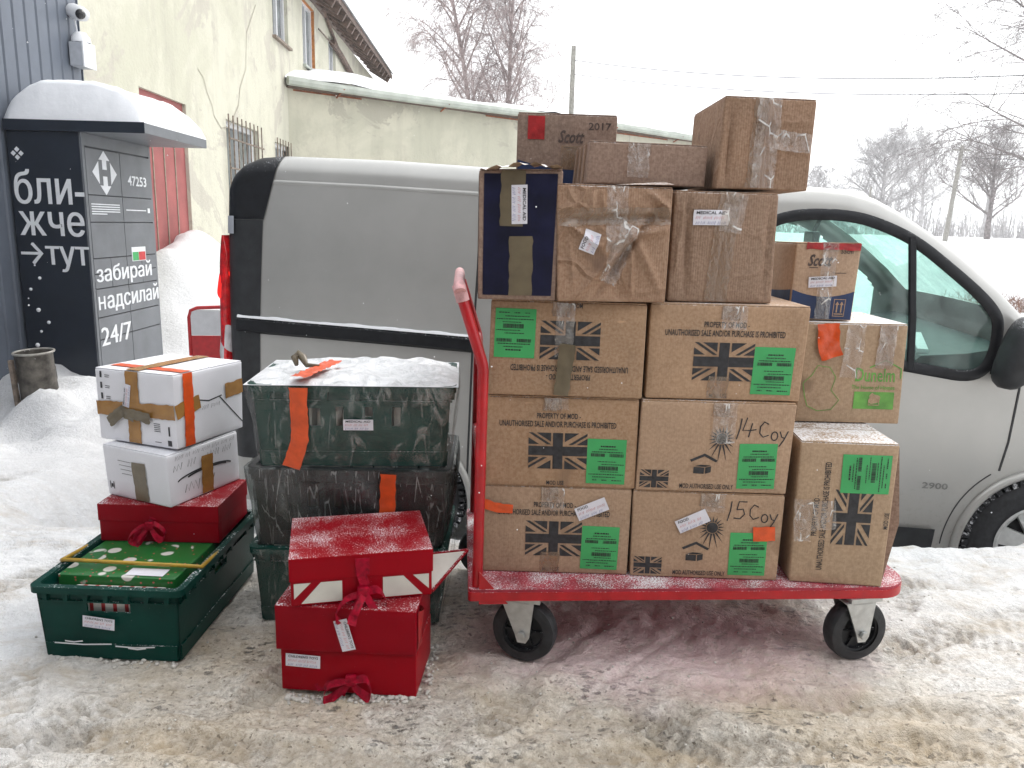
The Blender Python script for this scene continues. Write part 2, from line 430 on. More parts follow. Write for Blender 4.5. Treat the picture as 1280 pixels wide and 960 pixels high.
def xmas():
    m, t, p = nodes('green_christmas_wrap')
    c = coords(t)
    v = t.nodes.new('ShaderNodeTexVoronoi'); v.inputs['Scale'].default_value = 17; v.inputs['Randomness'].default_value = 0.8
    t.links.new(c, v.inputs['Vector'])
    dots = ramp(t, v.outputs['Distance'], 0.3, 0.34, (1, 1, 1, 1), (0, 0, 0, 1))
    v2 = t.nodes.new('ShaderNodeTexVoronoi'); v2.inputs['Scale'].default_value = 52
    t.links.new(c, v2.inputs['Vector'])
    d2 = ramp(t, v2.outputs['Distance'], 0.14, 0.18, (1, 1, 1, 1), (0, 0, 0, 1))
    out = mix(t, d2, (0.012, 0.13, 0.025), (0.45, 0.1, 0.08))
    pick = ramp(t, noise(t, c, 9, 1), 0.48, 0.5)
    out = mix(t, mathn(t, 'MULTIPLY', dots, pick), out, (0.62, 0.6, 0.55))
    t.links.new(out, p.inputs['Base Color'])
    p.inputs['Roughness'].default_value = 0.35
    return m
M['xmas'] = xmas()
def stripes():
    m, t, p = nodes('red_white_wrap')
    c = coords(t)
    wv = N(t, 'ShaderNodeTexWave', Scale=9.5); wv.bands_direction = 'X'
    t.links.new(c, wv.inputs['Vector'])
    t.links.new(ramp(t, wv.outputs['Fac'], 0.2, 0.3, (0.4, 0.02, 0.02, 1), (0.65, 0.63, 0.58, 1)), p.inputs['Base Color'])
    return m
M['stripe_wrap'] = stripes()

def ground_mat():
    m, t, p = nodes('trodden_dirty_snow')
    c = coords(t)
    s = t.nodes.new('ShaderNodeSeparateXYZ'); t.links.new(c, s.inputs[0])
    big = noise(t, c, 1.1, 5, 0.6, 0.4)
    mid = noise(t, c, 4.5, 6, 0.68, 0.6)
    fine = noise(t, c, 38, 5, 0.7)
    grain = noise(t, c, 150, 3, 0.7)
    # where wheels and feet have worked the snow: the yard in front, less behind and to the left
    wob = mathn(t, 'ADD', s.outputs['Y'], mathn(t, 'MULTIPLY', mathn(t, 'SUBTRACT', big, 0.5), 1.6))
    trod = ramp(t, wob, 2.15 / 10, 3.1 / 10, (1, 1, 1, 1), (0, 0, 0, 1))
    # ramps work on 0..1: scale y by 1/10
    t.links.remove([l for l in t.links if l.to_node == trod.node][0])
    t.links.new(mathn(t, 'MULTIPLY', wob, 0.1), trod.node.inputs[0])
    lx = ramp(t, mathn(t, 'ADD', mathn(t, 'MULTIPLY', s.outputs['X'], 0.1), mathn(t, 'ADD', 0.5, mathn(t, 'MULTIPLY', mathn(t, 'SUBTRACT', big, 0.5), 0.12))), 0.355, 0.42)
    rx = ramp(t, mathn(t, 'ADD', mathn(t, 'MULTIPLY', s.outputs['X'], 0.1), mathn(t, 'ADD', 0.5, mathn(t, 'MULTIPLY', mathn(t, 'SUBTRACT', big, 0.5), 0.2))), 0.57, 0.68, (1, 1, 1, 1), (0.25, 0.25, 0.25, 1))
    yard = mathn(t, 'MULTIPLY', mathn(t, 'MULTIPLY', trod, lx), rx)
    snow = ramp(t, mid, 0.3, 0.7, (0.74, 0.745, 0.755, 1), (0.86, 0.865, 0.875, 1))
    packed = ramp(t, mid, 0.3, 0.72, (0.46, 0.41, 0.345, 1), (0.78, 0.72, 0.635, 1))
    crust = noise(t, c, 14, 6, 0.75, 0.5)
    packed = mix(t, mathn(t, 'MULTIPLY', ramp(t, crust, 0.45, 0.62), 0.6), packed, (0.84, 0.815, 0.765))
    packed = mix(t, mathn(t, 'MULTIPLY', ramp(t, fine, 0.56, 0.7), 0.5), packed, (0.27, 0.225, 0.165))
    base = mix(t, mathn(t, 'MULTIPLY', yard, 0.9), snow, packed)
    gr = noise(t, c, 62, 7, 0.82, 0.4)
    patchy = ramp(t, noise(t, c, 2.2, 4, 0.6), 0.35, 0.65)
    base = mix(t, mathn(t, 'ADD', 0.15, mathn(t, 'MULTIPLY', mathn(t, 'MULTIPLY', yard, mathn(t, 'ADD', 0.35, mathn(t, 'MULTIPLY', patchy, 0.65))), 0.8)), base, ramp(t, gr, 0.40, 0.58, (0.42, 0.395, 0.36, 1), (1.12, 1.11, 1.09, 1)), 'MULTIPLY')
    pa = t.nodes.new('ShaderNodeAttribute'); pa.attribute_name = 'pressed'
    base = mix(t, mathn(t, 'MULTIPLY', mathn(t, 'MULTIPLY', pa.outputs['Fac'], ramp(t, crust, 0.3, 0.6)), 0.7), base, (0.24, 0.205, 0.16))
    tint = noise(t, c, 1.7, 5, 0.65, 0.7)
    base = mix(t, mathn(t, 'MULTIPLY', mathn(t, 'MULTIPLY', ramp(t, tint, 0.45, 0.68), yard), 0.55), base, (0.6, 0.47, 0.30))
    # brown grit washed in along streaks
    mp = N(t, 'ShaderNodeMapping'); mp.inputs['Scale'].default_value = (0.8, 2.2, 1); mp.inputs['Rotation'].default_value = (0, 0, 0.35)
    t.links.new(c, mp.inputs[0])
    st = noise(t, mp.outputs[0], 2.6, 7, 0.74, 0.9)
    near = ramp(t, mathn(t, 'MULTIPLY', s.outputs['Y'], 0.1), 0.27, 0.40, (1, 1, 1, 1), (0, 0, 0, 1))
    dirt = mathn(t, 'MULTIPLY', mathn(t, 'MULTIPLY', ramp(t, st, 0.47, 0.62), ramp(t, crust, 0.3, 0.6)), near)
    base = mix(t, mathn(t, 'MULTIPLY', dirt, 0.5), base, (0.42, 0.32, 0.2))
    # dark wet grit and tread prints where the asphalt shows through
    vo = t.nodes.new('ShaderNodeTexVoronoi'); vo.inputs['Scale'].default_value = 46; vo.inputs['Randomness'].default_value = 0.85
    mp2 = N(t, 'ShaderNodeMapping'); mp2.inputs['Scale'].default_value = (0.55, 1.3, 1); mp2.inputs['Rotation'].default_value = (0, 0, -0.5)
    t.links.new(c, mp2.inputs[0]); t.links.new(mp2.outputs[0], vo.inputs['Vector'])
    cells = ramp(t, mathn(t, 'ADD', vo.outputs['Distance'], mathn(t, 'MULTIPLY', mathn(t, 'SUBTRACT', gr, 0.5), 1.1)), 0.22, 0.36, (1, 1, 1, 1), (0, 0, 0, 1))
    wet = mathn(t, 'MULTIPLY', mathn(t, 'MULTIPLY', ramp(t, noise(t, c, 3.0, 6, 0.75), 0.5, 0.6), cells), yard)
    base = mix(t, mathn(t, 'MULTIPLY', wet, 0.75), base, (0.085, 0.085, 0.085))
    specks = mathn(t, 'MULTIPLY', ramp(t, noise(t, c, 75, 2, 0.5), 0.645, 0.69), yard)
    base = mix(t, mathn(t, 'MULTIPLY', specks, 0.7), base, (0.13, 0.1, 0.07))
    # red paint dust under the trolley, and pink light there painted in paler
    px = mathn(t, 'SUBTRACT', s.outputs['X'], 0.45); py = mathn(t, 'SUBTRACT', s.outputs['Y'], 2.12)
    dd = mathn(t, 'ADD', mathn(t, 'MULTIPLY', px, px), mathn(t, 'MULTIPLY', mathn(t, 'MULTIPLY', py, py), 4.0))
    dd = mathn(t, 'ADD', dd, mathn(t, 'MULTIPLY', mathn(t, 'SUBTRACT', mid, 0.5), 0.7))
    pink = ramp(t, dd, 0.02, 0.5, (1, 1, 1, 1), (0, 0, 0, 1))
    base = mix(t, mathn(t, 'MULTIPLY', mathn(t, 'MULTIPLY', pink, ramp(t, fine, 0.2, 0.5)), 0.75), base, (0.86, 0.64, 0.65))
    t.links.new(base, p.inputs['Base Color'])
    rg = mix(t, wet, (0.62,) * 3, (0.3,) * 3)
    t.links.new(rg, p.inputs['Roughness'])
    p.inputs['Specular IOR Level'].default_value = 0.3
    hb = mathn(t, 'ADD', mathn(t, 'MULTIPLY', crust, 1.0), mathn(t, 'ADD', mathn(t, 'MULTIPLY', fine, 0.7), mathn(t, 'MULTIPLY', grain, 0.3)))
    hb = mathn(t, 'SUBTRACT', hb, mathn(t, 'MULTIPLY', wet, 0.35))
    bump(t, p, hb, 0.8, 0.02)
    return m
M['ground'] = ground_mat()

# ---------------------------------------------------------------- mesh helpers
def link(o, parent=None):
    COL.objects.link(o)
    if parent is not None:
        o.parent = parent
    return o

def tag(o, label=None, cat=None, group=None, kind=None):
    for k, v in (('label', label), ('category', cat), ('group', group), ('kind', kind)):
        if v:
            o[k] = v
    return o

def empty(name, loc, rz=0.0, label=None, cat=None, group=None):
    o = bpy.data.objects.new(name, None)
    o.location = loc
    o.rotation_euler = (0, 0, rz)
    o.empty_display_size = 0.1
    link(o)
    return tag(o, label, cat, group)

class MB:
    def __init__(s):
        s.v, s.f = [], []
    def add(s, vs, fs):
        n = len(s.v)
        s.v += [tuple(p) for p in vs]
        s.f += [tuple(i + n for i in q) for q in fs]
        return s
    def box(s, x0, x1, y0, y1, z0, z1, bev=0.0):
        if bev:
            bm = bmesh.new()
            bmesh.ops.create_cube(bm, size=1)
            for q in bm.verts:
                q.co = Vector(((x0 + x1) / 2 + q.co.x * (x1 - x0), (y0 + y1) / 2 + q.co.y * (y1 - y0), (z0 + z1) / 2 + q.co.z * (z1 - z0)))
            bmesh.ops.bevel(bm, geom=bm.edges[:], offset=bev, segments=2, affect='EDGES', profile=0.6)
            bm.verts.index_update()
            s.add([q.co[:] for q in bm.verts], [[q.index for q in f.verts] for f in bm.faces])
            bm.free()
            return s
        vs = [(x, y, z) for x in (x0, x1) for y in (y0, y1) for z in (z0, z1)]
        return s.add(vs, [(0, 1, 3, 2), (4, 6, 7, 5), (0, 4, 5, 1), (2, 3, 7, 6), (0, 2, 6, 4), (1, 5, 7, 3)])
    def bar(s, a, b, wx, wy=None):
        """square bar from a to b"""
        a, b = Vector(a), Vector(b)
        d = (b - a).normalized()
        u = d.cross(Vector((0, 0, 1)) if abs(d.z) < 0.9 else Vector((1, 0, 0))).normalized()
        q = d.cross(u)
        wy = wy or wx
        vs = [p + u * (i * wx / 2) + q * (j * wy / 2) for p in (a, b) for i, j in ((-1, -1), (1, -1), (1, 1), (-1, 1))]
        return s.add(vs, [(3, 2, 1, 0), (4, 5, 6, 7), (0, 1, 5, 4), (1, 2, 6, 5), (2, 3, 7, 6), (3, 0, 4, 7)])
    def tube(s, pts, rad, n=10, cap=True):
        pts = [Vector(p) for p in pts]
        rr = rad if isinstance(rad, (list, tuple)) else [rad] * len(pts)
        rings, prev = [], None
        base = len(s.v)
        for i, p in enumerate(pts):
            d = (pts[min(i + 1, len(pts) - 1)] - pts[max(i - 1, 0)]).normalized()
            if prev is None:
                u = d.cross(Vector((0, 0, 1)) if abs(d.z) < 0.9 else Vector((1, 0, 0))).normalized()
            else:
                u = (prev - d * prev.dot(d)).normalized()
            prev = u
            q = d.cross(u)
            for k in range(n):
                a = 2 * math.pi * k / n
                s.v.append(tuple(p + (u * math.cos(a) + q * math.sin(a)) * rr[i]))
        for i in range(len(pts) - 1):
            for k in range(n):
                a, b = base + i * n + k, base + i * n + (k + 1) % n
                s.f.append((a, b, b + n, a + n))
        if cap:
            s.f.append(tuple(base + k for k in reversed(range(n))))
            s.f.append(tuple(base + (len(pts) - 1) * n + k for k in range(n)))
        return s
    def lathe(s, prof, axis_o, axis, n=32):
        """prof: (radius, along) pairs"""
        o, ax = Vector(axis_o), Vector(axis).normalized()
        u = ax.cross(Vector((0, 0, 1)) if abs(ax.z) < 0.9 else Vector((1, 0, 0))).normalized()
        q = ax.cross(u)
        base = len(s.v)
        for r_, h_ in prof:
            for k in range(n):
                a = 2 * math.pi * k / n
                s.v.append(tuple(o + ax * h_ + (u * math.cos(a) + q * math.sin(a)) * r_))
        for i in range(len(prof) - 1):
            for k in range(n):
                a, b = base + i * n + k, base + i * n + (k + 1) % n
                s.f.append((a, b, b + n, a + n))
        return s
    def prism(s, poly, fn, d0, d1):
        """poly: 2-D outline; fn(x, y, d) -> point"""
        n = len(poly)
        vs = [fn(x, y, d0) for x, y in poly] + [fn(x, y, d1) for x, y in poly]
        fs = [tuple(range(n)), tuple(range(2 * n - 1, n - 1, -1))] + [(i, i + n, (i + 1) % n + n, (i + 1) % n) for i in range(n)]
        return s.add(vs, fs)
    def strip(s, pts, wd):
        """ribbon along pts; wd: width vector or list of them; doubled for a thin cloth"""
        n = len(pts)
        ws = wd if isinstance(wd, list) else [wd] * n
        vs = []
        for p, q in zip(pts, ws):
            p, q = Vector(p), Vector(q)
            vs += [p - q / 2, p + q / 2]
        return s.add(vs, [(2 * i, 2 * i + 1, 2 * i + 3, 2 * i + 2) for i in range(n - 1)])
    def build(s, name, mat, parent=None, smooth=False, angle=None):
        me = bpy.data.meshes.new(name)
        me.from_pydata(s.v, [], s.f)
        me.validate()
        me.update()
        bm = bmesh.new(); bm.from_mesh(me)
        bmesh.ops.recalc_face_normals(bm, faces=bm.faces)
        bm.to_mesh(me); bm.free()
        if isinstance(mat, str):
            mat = M[mat]
        me.materials.append(mat)
        if smooth:
            me.polygons.foreach_set('use_smooth', [True] * len(me.polygons))
            if angle:
                me.set_sharp_from_angle(angle=R(angle))
        return link(bpy.data.objects.new(name, me), parent)

def clip(poly, a, b, c):
    """keep a*x + b*y + c >= 0"""
    out = []
    for i in range(len(poly)):
        p, q = poly[i], poly[(i + 1) % len(poly)]
        dp, dq = a * p[0] + b * p[1] + c, a * q[0] + b * q[1] + c
        if dp >= 0:
            out.append(p)
        if (dp < 0) != (dq < 0):
            k = dp / (dp - dq)
            out.append((p[0] + (q[0] - p[0]) * k, p[1] + (q[1] - p[1]) * k))
    return out

_txt = {}
def text_geo(body, shear=0.0, bold=0.0):
    k = (body, shear, bold)
    if k not in _txt:
        c = bpy.data.curves.new('t', 'FONT')
        c.body = body
        c.shear = shear
        c.offset = bold
        c.resolution_u = 2
        o = bpy.data.objects.new('t', c)
        COL.objects.link(o)
        dg = bpy.context.evaluated_depsgraph_get()
        dg.update()
        me = bpy.data.meshes.new_from_object(o.evaluated_get(dg))
        vs = [(q.co.x, q.co.y) for q in me.vertices]
        fs = [tuple(f.vertices) for f in me.polygons]
        bpy.data.objects.remove(o); bpy.data.curves.remove(c); bpy.data.meshes.remove(me)
        xs = [q[0] for q in vs] or [0]; ys = [q[1] for q in vs] or [0]
        _txt[k] = (vs, fs, min(xs), max(xs), min(ys), max(ys))
    return _txt[k]

class Face:
    """a face of a thing: (s, t) metres from its lower left corner, off outwards"""
    def __init__(f, o, ax, ay, nrm, bulge=None):
        f.o, f.ax, f.ay, f.n, f.b = Vector(o), Vector(ax), Vector(ay), Vector(nrm), bulge
    def __call__(f, s, t, off=0.0):
        if f.b:
            off = off + f.b(s, t)
        return tuple(f.o + f.ax * s + f.ay * t + f.n * off)
    def rot(f, cx, cy, ang):
        """sub-face turned about (cx, cy); its own origin is that point"""
        ca, sa = math.cos(ang), math.sin(ang)
        return lambda s, t, off=0.0: f(cx + s * ca - t * sa, cy + s * sa + t * ca, off)

def put_text(mb, fn, body, cx, cy, width=None, height=None, off=0.0012, shear=0.0, bold=0.0, left=False):
    vs, fs, x0, x1, y0, y1 = text_geo(body, shear, bold)
    sx = width / max(x1 - x0, 1e-6) if width else height / max(y1 - y0, 1e-6)
    sy = height / max(y1 - y0, 1e-6) if height else sx
    ox = cx if left else cx - (x1 - x0) * sx / 2
    mb.add([fn(ox + (x - x0) * sx, cy + (y - (y0 + y1) / 2) * sy, off) for x, y in vs], fs)

def put_heavy(mb, fn, body, s0, tt, width, height, off, extra=0.006):
    lead = 0.0
    if body[0] == 'н':
        _, _, ax0, ax1, _, ay1 = text_geo('а')
        vs, fs, x0, x1, y0, y1 = text_geo(body[1:])
        lead = 0.125 * width
        sy = height / (y1 - y0)
        b0 = tt - height / 2 + (0 - y0) * sy
        xh = ay1 * sy
        w_, st = 0.1 * width, 0.024 * width
        for a, b, c, d in ((s0, b0, s0 + st, b0 + xh), (s0 + w_ - st, b0, s0 + w_, b0 + xh), (s0 + st, b0 + xh * 0.44, s0 + w_ - st, b0 + xh * 0.58)):
            put_rect(mb, fn, a, b, c, d, off)
        body = body[1:]
    put_text(mb, fn, body, s0 + lead, tt, width=width - lead - extra, height=height, off=off, left=True)
    put_text(mb, fn, body, s0 + lead + extra, tt, width=width - lead - extra, height=height, off=off + 0.0006, left=True)

def put_rect(mb, fn, s0, t0, s1, t1, off=0.001, ns=1, nt_=1):
    vs = [fn(s0 + (s1 - s0) * i / ns, t0 + (t1 - t0) * j / nt_, off) for j in range(nt_ + 1) for i in range(ns + 1)]
    fs = [(j * (ns + 1) + i, j * (ns + 1) + i + 1, (j + 1) * (ns + 1) + i + 1, (j + 1) * (ns + 1) + i) for j in range(nt_) for i in range(ns)]
    mb.add(vs, fs)

def put_poly(mb, fn, poly, off=0.0012):
    mb.add([fn(x, y, off) for x, y in poly], [tuple(range(len(poly)))])

def put_stroke(mb, fn, pts, wd, off=0.0013):
    """pen stroke as a flat ribbon"""
    n = len(pts)
    vs = []
    for i, (x, y) in enumerate(pts):
        a, b = pts[max(0, i - 1)], pts[min(n - 1, i + 1)]
        dx, dy = b[0] - a[0], b[1] - a[1]
        l = math.hypot(dx, dy) or 1
        vs += [fn(x - dy / l * wd / 2, y + dx / l * wd / 2, off), fn(x + dy / l * wd / 2, y - dx / l * wd / 2, off)]
    mb.add(vs, [(2 * i, 2 * i + 1, 2 * i + 3, 2 * i + 2) for i in range(n - 1)])

def scribble(mb, fn, s0, s1, t, hh, wd, seed, off=0.0014):
    """a hand-written line too small to read: loops of varying height with word gaps"""
    r = random.Random(seed)
    x = s0
    while x < s1 - hh:
        n = r.randint(3, 6)
        pts = []
        for k in range(n * 2):
            pts.append((x, t + (hh * r.uniform(0.3, 0.55) if k % 2 else -hh * r.uniform(0.3, 0.5))))
            x += hh * r.uniform(0.18, 0.34)
            if x > s1:
                break
        if len(pts) > 1:
            put_stroke(mb, fn, pts, wd, off)
        x += hh * r.uniform(0.4, 0.7)

def arc(cx, cy, r_, a0, a1, n=8, ry=None):
    return [(cx + r_ * math.cos(R(a0 + (a1 - a0) * i / n)), cy + (ry or r_) * math.sin(R(a0 + (a1 - a0) * i / n))) for i in range(n + 1)]

# ================================================================ GROUND
_ng = {}
def vnoise(x, y, sc, seed):
    g = _ng.get(seed)
    if g is None:
        g = _ng[seed] = np.random.RandomState(seed).rand(64, 64)
    X, Y = x * sc + 1000.3, y * sc + 1000.7
    xi, yi = np.floor(X).astype(int), np.floor(Y).astype(int)
    fx, fy = X - xi, Y - yi
    fx, fy = fx * fx * (3 - 2 * fx), fy * fy * (3 - 2 * fy)
    a, b = g[xi % 64, yi % 64], g[(xi + 1) % 64, yi % 64]
    c, d = g[xi % 64, (yi + 1) % 64], g[(xi + 1) % 64, (yi + 1) % 64]
    return (a * (1 - fx) + b * fx) * (1 - fy) + (c * (1 - fx) + d * fx) * fy - 0.5

def fbm(x, y, sc, seed, oct_=4):
    return sum(vnoise(x, y, sc * 2 ** k, seed + k) * 0.5 ** k for k in range(oct_))

def sstep(a, b, x):
    k = np.clip((x - a) / (b - a), 0, 1)
    return k * k * (3 - 2 * k)

_tr = random.Random(12)
PRINTS = [(_tr.uniform(-1.5, 1.7), _tr.uniform(1.42, 1.95), _tr.uniform(0, 6.28)) for _ in range(16)] + [(_tr.uniform(1.1, 1.9), _tr.uniform(2.0, 2.7), _tr.uniform(0, 6.28)) for _ in range(7)] + [(_tr.uniform(-2.6, -1.5), _tr.uniform(2.2, 3.6), _tr.uniform(0.9, 2.2)) for _ in range(8)]
PRINTS = [p for p in PRINTS if not (-0.62 < p[0] < -0.18 and p[1] > 1.7) and not (-1.35 < p[0] < -0.82 and p[1] > 1.85)]
RUTS = [(0.55, 1.62, 0.12, 0.06), (1.2, 1.78, -0.22, 0.05), (-0.75, 1.6, -0.08, 0.055), (1.75, 2.35, 0.3, 0.06), (-1.7, 2.3, 1.0, 0.07)]
def tracks(x, y):
    """boot prints with bar soles and tyre ruts with tread blocks, pressed into the snow"""
    z = np.zeros_like(x)
    msk = (x > -3) & (x < 3) & (y > 1.2) & (y < 4)
    if not msk.any():
        return z
    X, Y = x[msk], y[msk]
    o = np.zeros_like(X)
    for px, py, a in PRINTS:
        u = (X - px) * math.cos(a) + (Y - py) * math.sin(a)
        v = -(X - px) * math.sin(a) + (Y - py) * math.cos(a)
        wv = 0.045 - 0.012 * np.clip(-u / 0.12, -1, 1) ** 2 + 0.008 * (u > 0)
        e = np.sqrt((u / 0.14) ** 4 + (v / wv) ** 4)
        ins = 1 - sstep(0.8, 1.1, e)
        rim = np.exp(-((e - 1.25) / 0.28) ** 2)
        o += -ins * (0.011 + 0.006 * np.sign(np.sin(u * 2 * math.pi / 0.034))) + 0.006 * rim
    for px, py, a, wd in RUTS:
        u = (X - px) * math.cos(a) + (Y - py) * math.sin(a)
        v = -(X - px) * math.sin(a) + (Y - py) * math.cos(a) + 0.10 * u * u
        fade = np.exp(-(u / 0.75) ** 4)
        ins = 1 - sstep(0.75, 1.05, np.abs(v) / wd)
        tr = np.sign(np.sin((u + np.abs(v) * 0.8) * 2 * math.pi / 0.05)) * (np.abs(v) < wd * 0.8)
        o += fade * (-ins * (0.013 + 0.005 * tr) + 0.010 * np.exp(-((np.abs(v) / wd - 1.25) / 0.25) ** 2))
    z[msk] = 0.75 * o * (0.5 + 0.9 * np.clip(fbm(X, Y, 5, 95, 3) + 0.35, 0, 1))
    return z

def ground_z(x, y):
    x, y = np.asarray(x, float), np.asarray(y, float)
    edge = 2.86 + 0.05 * fbm(x, y, 1.2, 5, 3) + 0.1 * sstep(1.9, 2.4, x)
    low = sstep(0.0, 0.4, y - edge) * sstep(-2.3, -1.5, x + 0.15 * fbm(x, y, 1.0, 9, 2))
    z = -0.56 * low
    # ground falls a little towards the locker, then snow is banked against it
    z = z - 0.22 * sstep(3.2, 4.9, y) * (1 - low)
    m1 = np.exp(-(((x + 3.45) / 0.85) ** 2 + ((y - 5.75) / 0.5) ** 2))
    z = np.maximum(z, z * (1 - m1) + 0.02 * m1)
    # heap pushed up against the gate
    hp = np.exp(-(((x + 3.75) / 0.95) ** 2 + ((y - 8.9) / 1.5) ** 2))
    z = z + 1.3 * hp * (1 + 0.35 * fbm(x, y, 1.3, 21, 3))
    # ploughed ridge on the dock edge, taller at the right
    rid = np.exp(-((y - edge + 0.02) / 0.09) ** 2) * sstep(-1.4, -0.4, x)
    z = z + rid * (0.012 + 0.05 * np.clip(fbm(x, y, 2.2, 31, 3), -0.2, 1) + 0.12 * sstep(1.98, 2.3, x))
    # far field climbs slightly
    z = z + 1.75 * sstep(12, 55, y)
    # relief of trodden snow
    near = 1 - sstep(3.0, 7.0, y)
    z = z + near * (0.014 * fbm(x, y, 3.0, 41, 4) + 0.014 * fbm(x * 0.7, y * 1.6, 6.0, 51, 4) + 0.009 * fbm(x, y, 16, 61, 3) + 0.004 * fbm(x, y, 42, 65, 2)) * (0.4 + 0.6 * sstep(1.35, 1.5, y) + 0.2)
    z = z + (1 - near) * 0.10 * fbm(x, y, 0.9, 71, 4)
    # wheel grooves across the yard
    for k, (sx, sy, ang, wd, dp) in enumerate(((0.9, 1.85, 0.16, 0.022, 0.012), (1.6, 2.35, -0.06, 0.03, 0.014), (-0.1, 1.72, 0.9, 0.02, 0.012), (0.08, 1.68, 0.85, 0.014, 0.008), (1.9, 2.6, 0.02, 0.05, 0.02))):
        dd = -(x - sx) * math.sin(ang) + (y - sy) * math.cos(ang) + 0.03 * fbm(x, y, 1.5, 81 + k, 2)
        al = (x - sx) * math.cos(ang) + (y - sy) * math.sin(ang)
        z = z - dp * np.exp(-(dd / wd) ** 2) * np.exp(-(al / 0.7) ** 4)
    z = z + tracks(x, y)
    lump = np.exp(-(((x + 3.1) / 1.4) ** 2 + ((y - 5.2) / 0.9) ** 2))
    z = z + lump * 0.30 * np.clip(fbm(x, y, 2.6, 91, 5), -0.25, 1)
    return z

def axis(parts):
    out = []
    for a, b, n in parts:
        out += list(np.linspace(a, b, n, endpoint=False))
    return np.array(out + [parts[-1][1]])
gx = axis([(-300, -40, 12), (-40, -6, 30), (-6, -2.2, 60), (-2.2, 2.6, 460), (2.6, 6, 60), (6, 40, 50), (40, 600, 20)])
gy = axis([(-60, 1.25, 14), (1.25, 3.4, 260), (3.4, 10, 120), (10, 60, 60), (60, 700, 24)])
GX, GY = np.meshgrid(gx, gy)
GZ = ground_z(GX, GY)
nx, ny = len(gx), len(gy)
gv = np.stack([GX.ravel(), GY.ravel(), GZ.ravel()], 1)
ii, jj = np.meshgrid(np.arange(nx - 1), np.arange(ny - 1))
q0 = (jj * nx + ii).ravel()
gf = np.stack([q0, q0 + 1, q0 + nx + 1, q0 + nx], 1)
me = bpy.data.meshes.new('ground')
me.from_pydata(gv.tolist(), [], gf.tolist())
at_ = me.attributes.new('pressed', 'FLOAT', 'POINT')
at_.data.foreach_set('value', np.clip(-tracks(GX, GY) / 0.010, 0, 1).ravel().astype(np.float32))
me.polygons.foreach_set('use_smooth', [True] * len(me.polygons))
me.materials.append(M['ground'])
tag(link(bpy.data.objects.new('ground', me)), kind='structure')
def gz(x, y):
    return float(ground_z(np.array([x]), np.array([y]))[0])

# ================================================================ BUILDINGS
BA = math.atan(0.03)                                   # the long wall runs almost along the view
def bframe(name, label, cat):
    # local x = out of the wall (towards the yard), local y = along the wall
    o = empty(name, (-3.8, 8, 0), BA, label, cat)
    return o
bld = bframe('plaster_building', 'two-storey building with flaking pale yellow plaster walls and wooden eaves', 'building')
L1, ZT = 15.6, 5.3
# wall pieces around the window openings, laid out as a grid with holes
def holed_wall(mb, ys, zs, holes, x0, x1):
    ys = sorted(set(ys)); zs = sorted(set(zs))
    for i in range(len(ys) - 1):
        for j in range(len(zs) - 1):
            cy, cz = (ys[i] + ys[i + 1]) / 2, (zs[j] + zs[j + 1]) / 2
            if any(a < cy < b and c < cz < d for a, b, c, d in holes):
                continue
            mb.add([(x1, ys[i], zs[j]), (x1, ys[i + 1], zs[j]), (x1, ys[i + 1], zs[j + 1]), (x1, ys[i], zs[j + 1])], [(0, 1, 2, 3)])
    for a, b, c, d in holes:                            # reveals
        mb.add([(x1, a, c), (x1, b, c), (x1, b, d), (x1, a, d), (x0, a, c), (x0, b, c), (x0, b, d), (x0, a, d)],
               [(0, 4, 5, 1), (1, 5, 6, 2), (2, 6, 7, 3), (3, 7, 4, 0)])
wins = [(5.1, 6.05, 4.1, 5.25), (7.1, 8.1, 4.05, 5.2), (9.4, 10.15, 4.3, 5.05)]
bars_w = [(2.65, 4.05, 1.0, 2.5), (5.0, 6.3, 1.2, 2.45)]
gate = (0.09, 1.29, -0.6, 2.48)
holes = wins + bars_w + [gate]
ys = [-1.03, L1] + [v for h_ in holes for v in h_[:2]]
zs = [-0.7, ZT] + [v for h_ in holes for v in h_[2:]]
mb = MB(); holed_wall(mb, ys, zs, holes, -0.16, 0.0)
mb.add([(0, L1, -0.7), (-8, L1, -0.7), (-8, L1, ZT), (0, L1, ZT)], [(0, 1, 2, 3)])
mb.build('wall', 'plaster', bld)
for i, (a, b, c, d) in enumerate(wins):
    p = MB(); p.add([(-0.11, a, c), (-0.11, b, c), (-0.11, b, d), (-0.11, a, d)], [(0, 1, 2, 3)])
    wn = p.build('window', 'window_dark', bld)
    fr = MB()
    for q in ((a, a + 0.06, c, d), (b - 0.06, b, c, d), (a + 0.06, b - 0.06, c, c + 0.06), (a + 0.06, b - 0.06, d - 0.06, d), ((a + b) / 2 - 0.03, (a + b) / 2 + 0.03, c + 0.06, d - 0.06)):
        fr.box(-0.108, -0.06, q[0], q[1], q[2], q[3])
    fr.build('frame', 'white_plastic', wn)
    MB().box(-0.05, 0.06, a - 0.04, b + 0.04, c - 0.05, c - 0.01).build('sill', 'bar_rust' if i == 0 else 'gutter', wn)
    if i == 1:
        rv = MB()
        rv.box(-0.155, -0.006, b - 0.012, b - 0.003, c, d - 0.02); rv.box(-0.155, -0.006, a, b - 0.012, d - 0.012, d - 0.003)
        rv.build('reveal_board', 'orange_wood', wn)
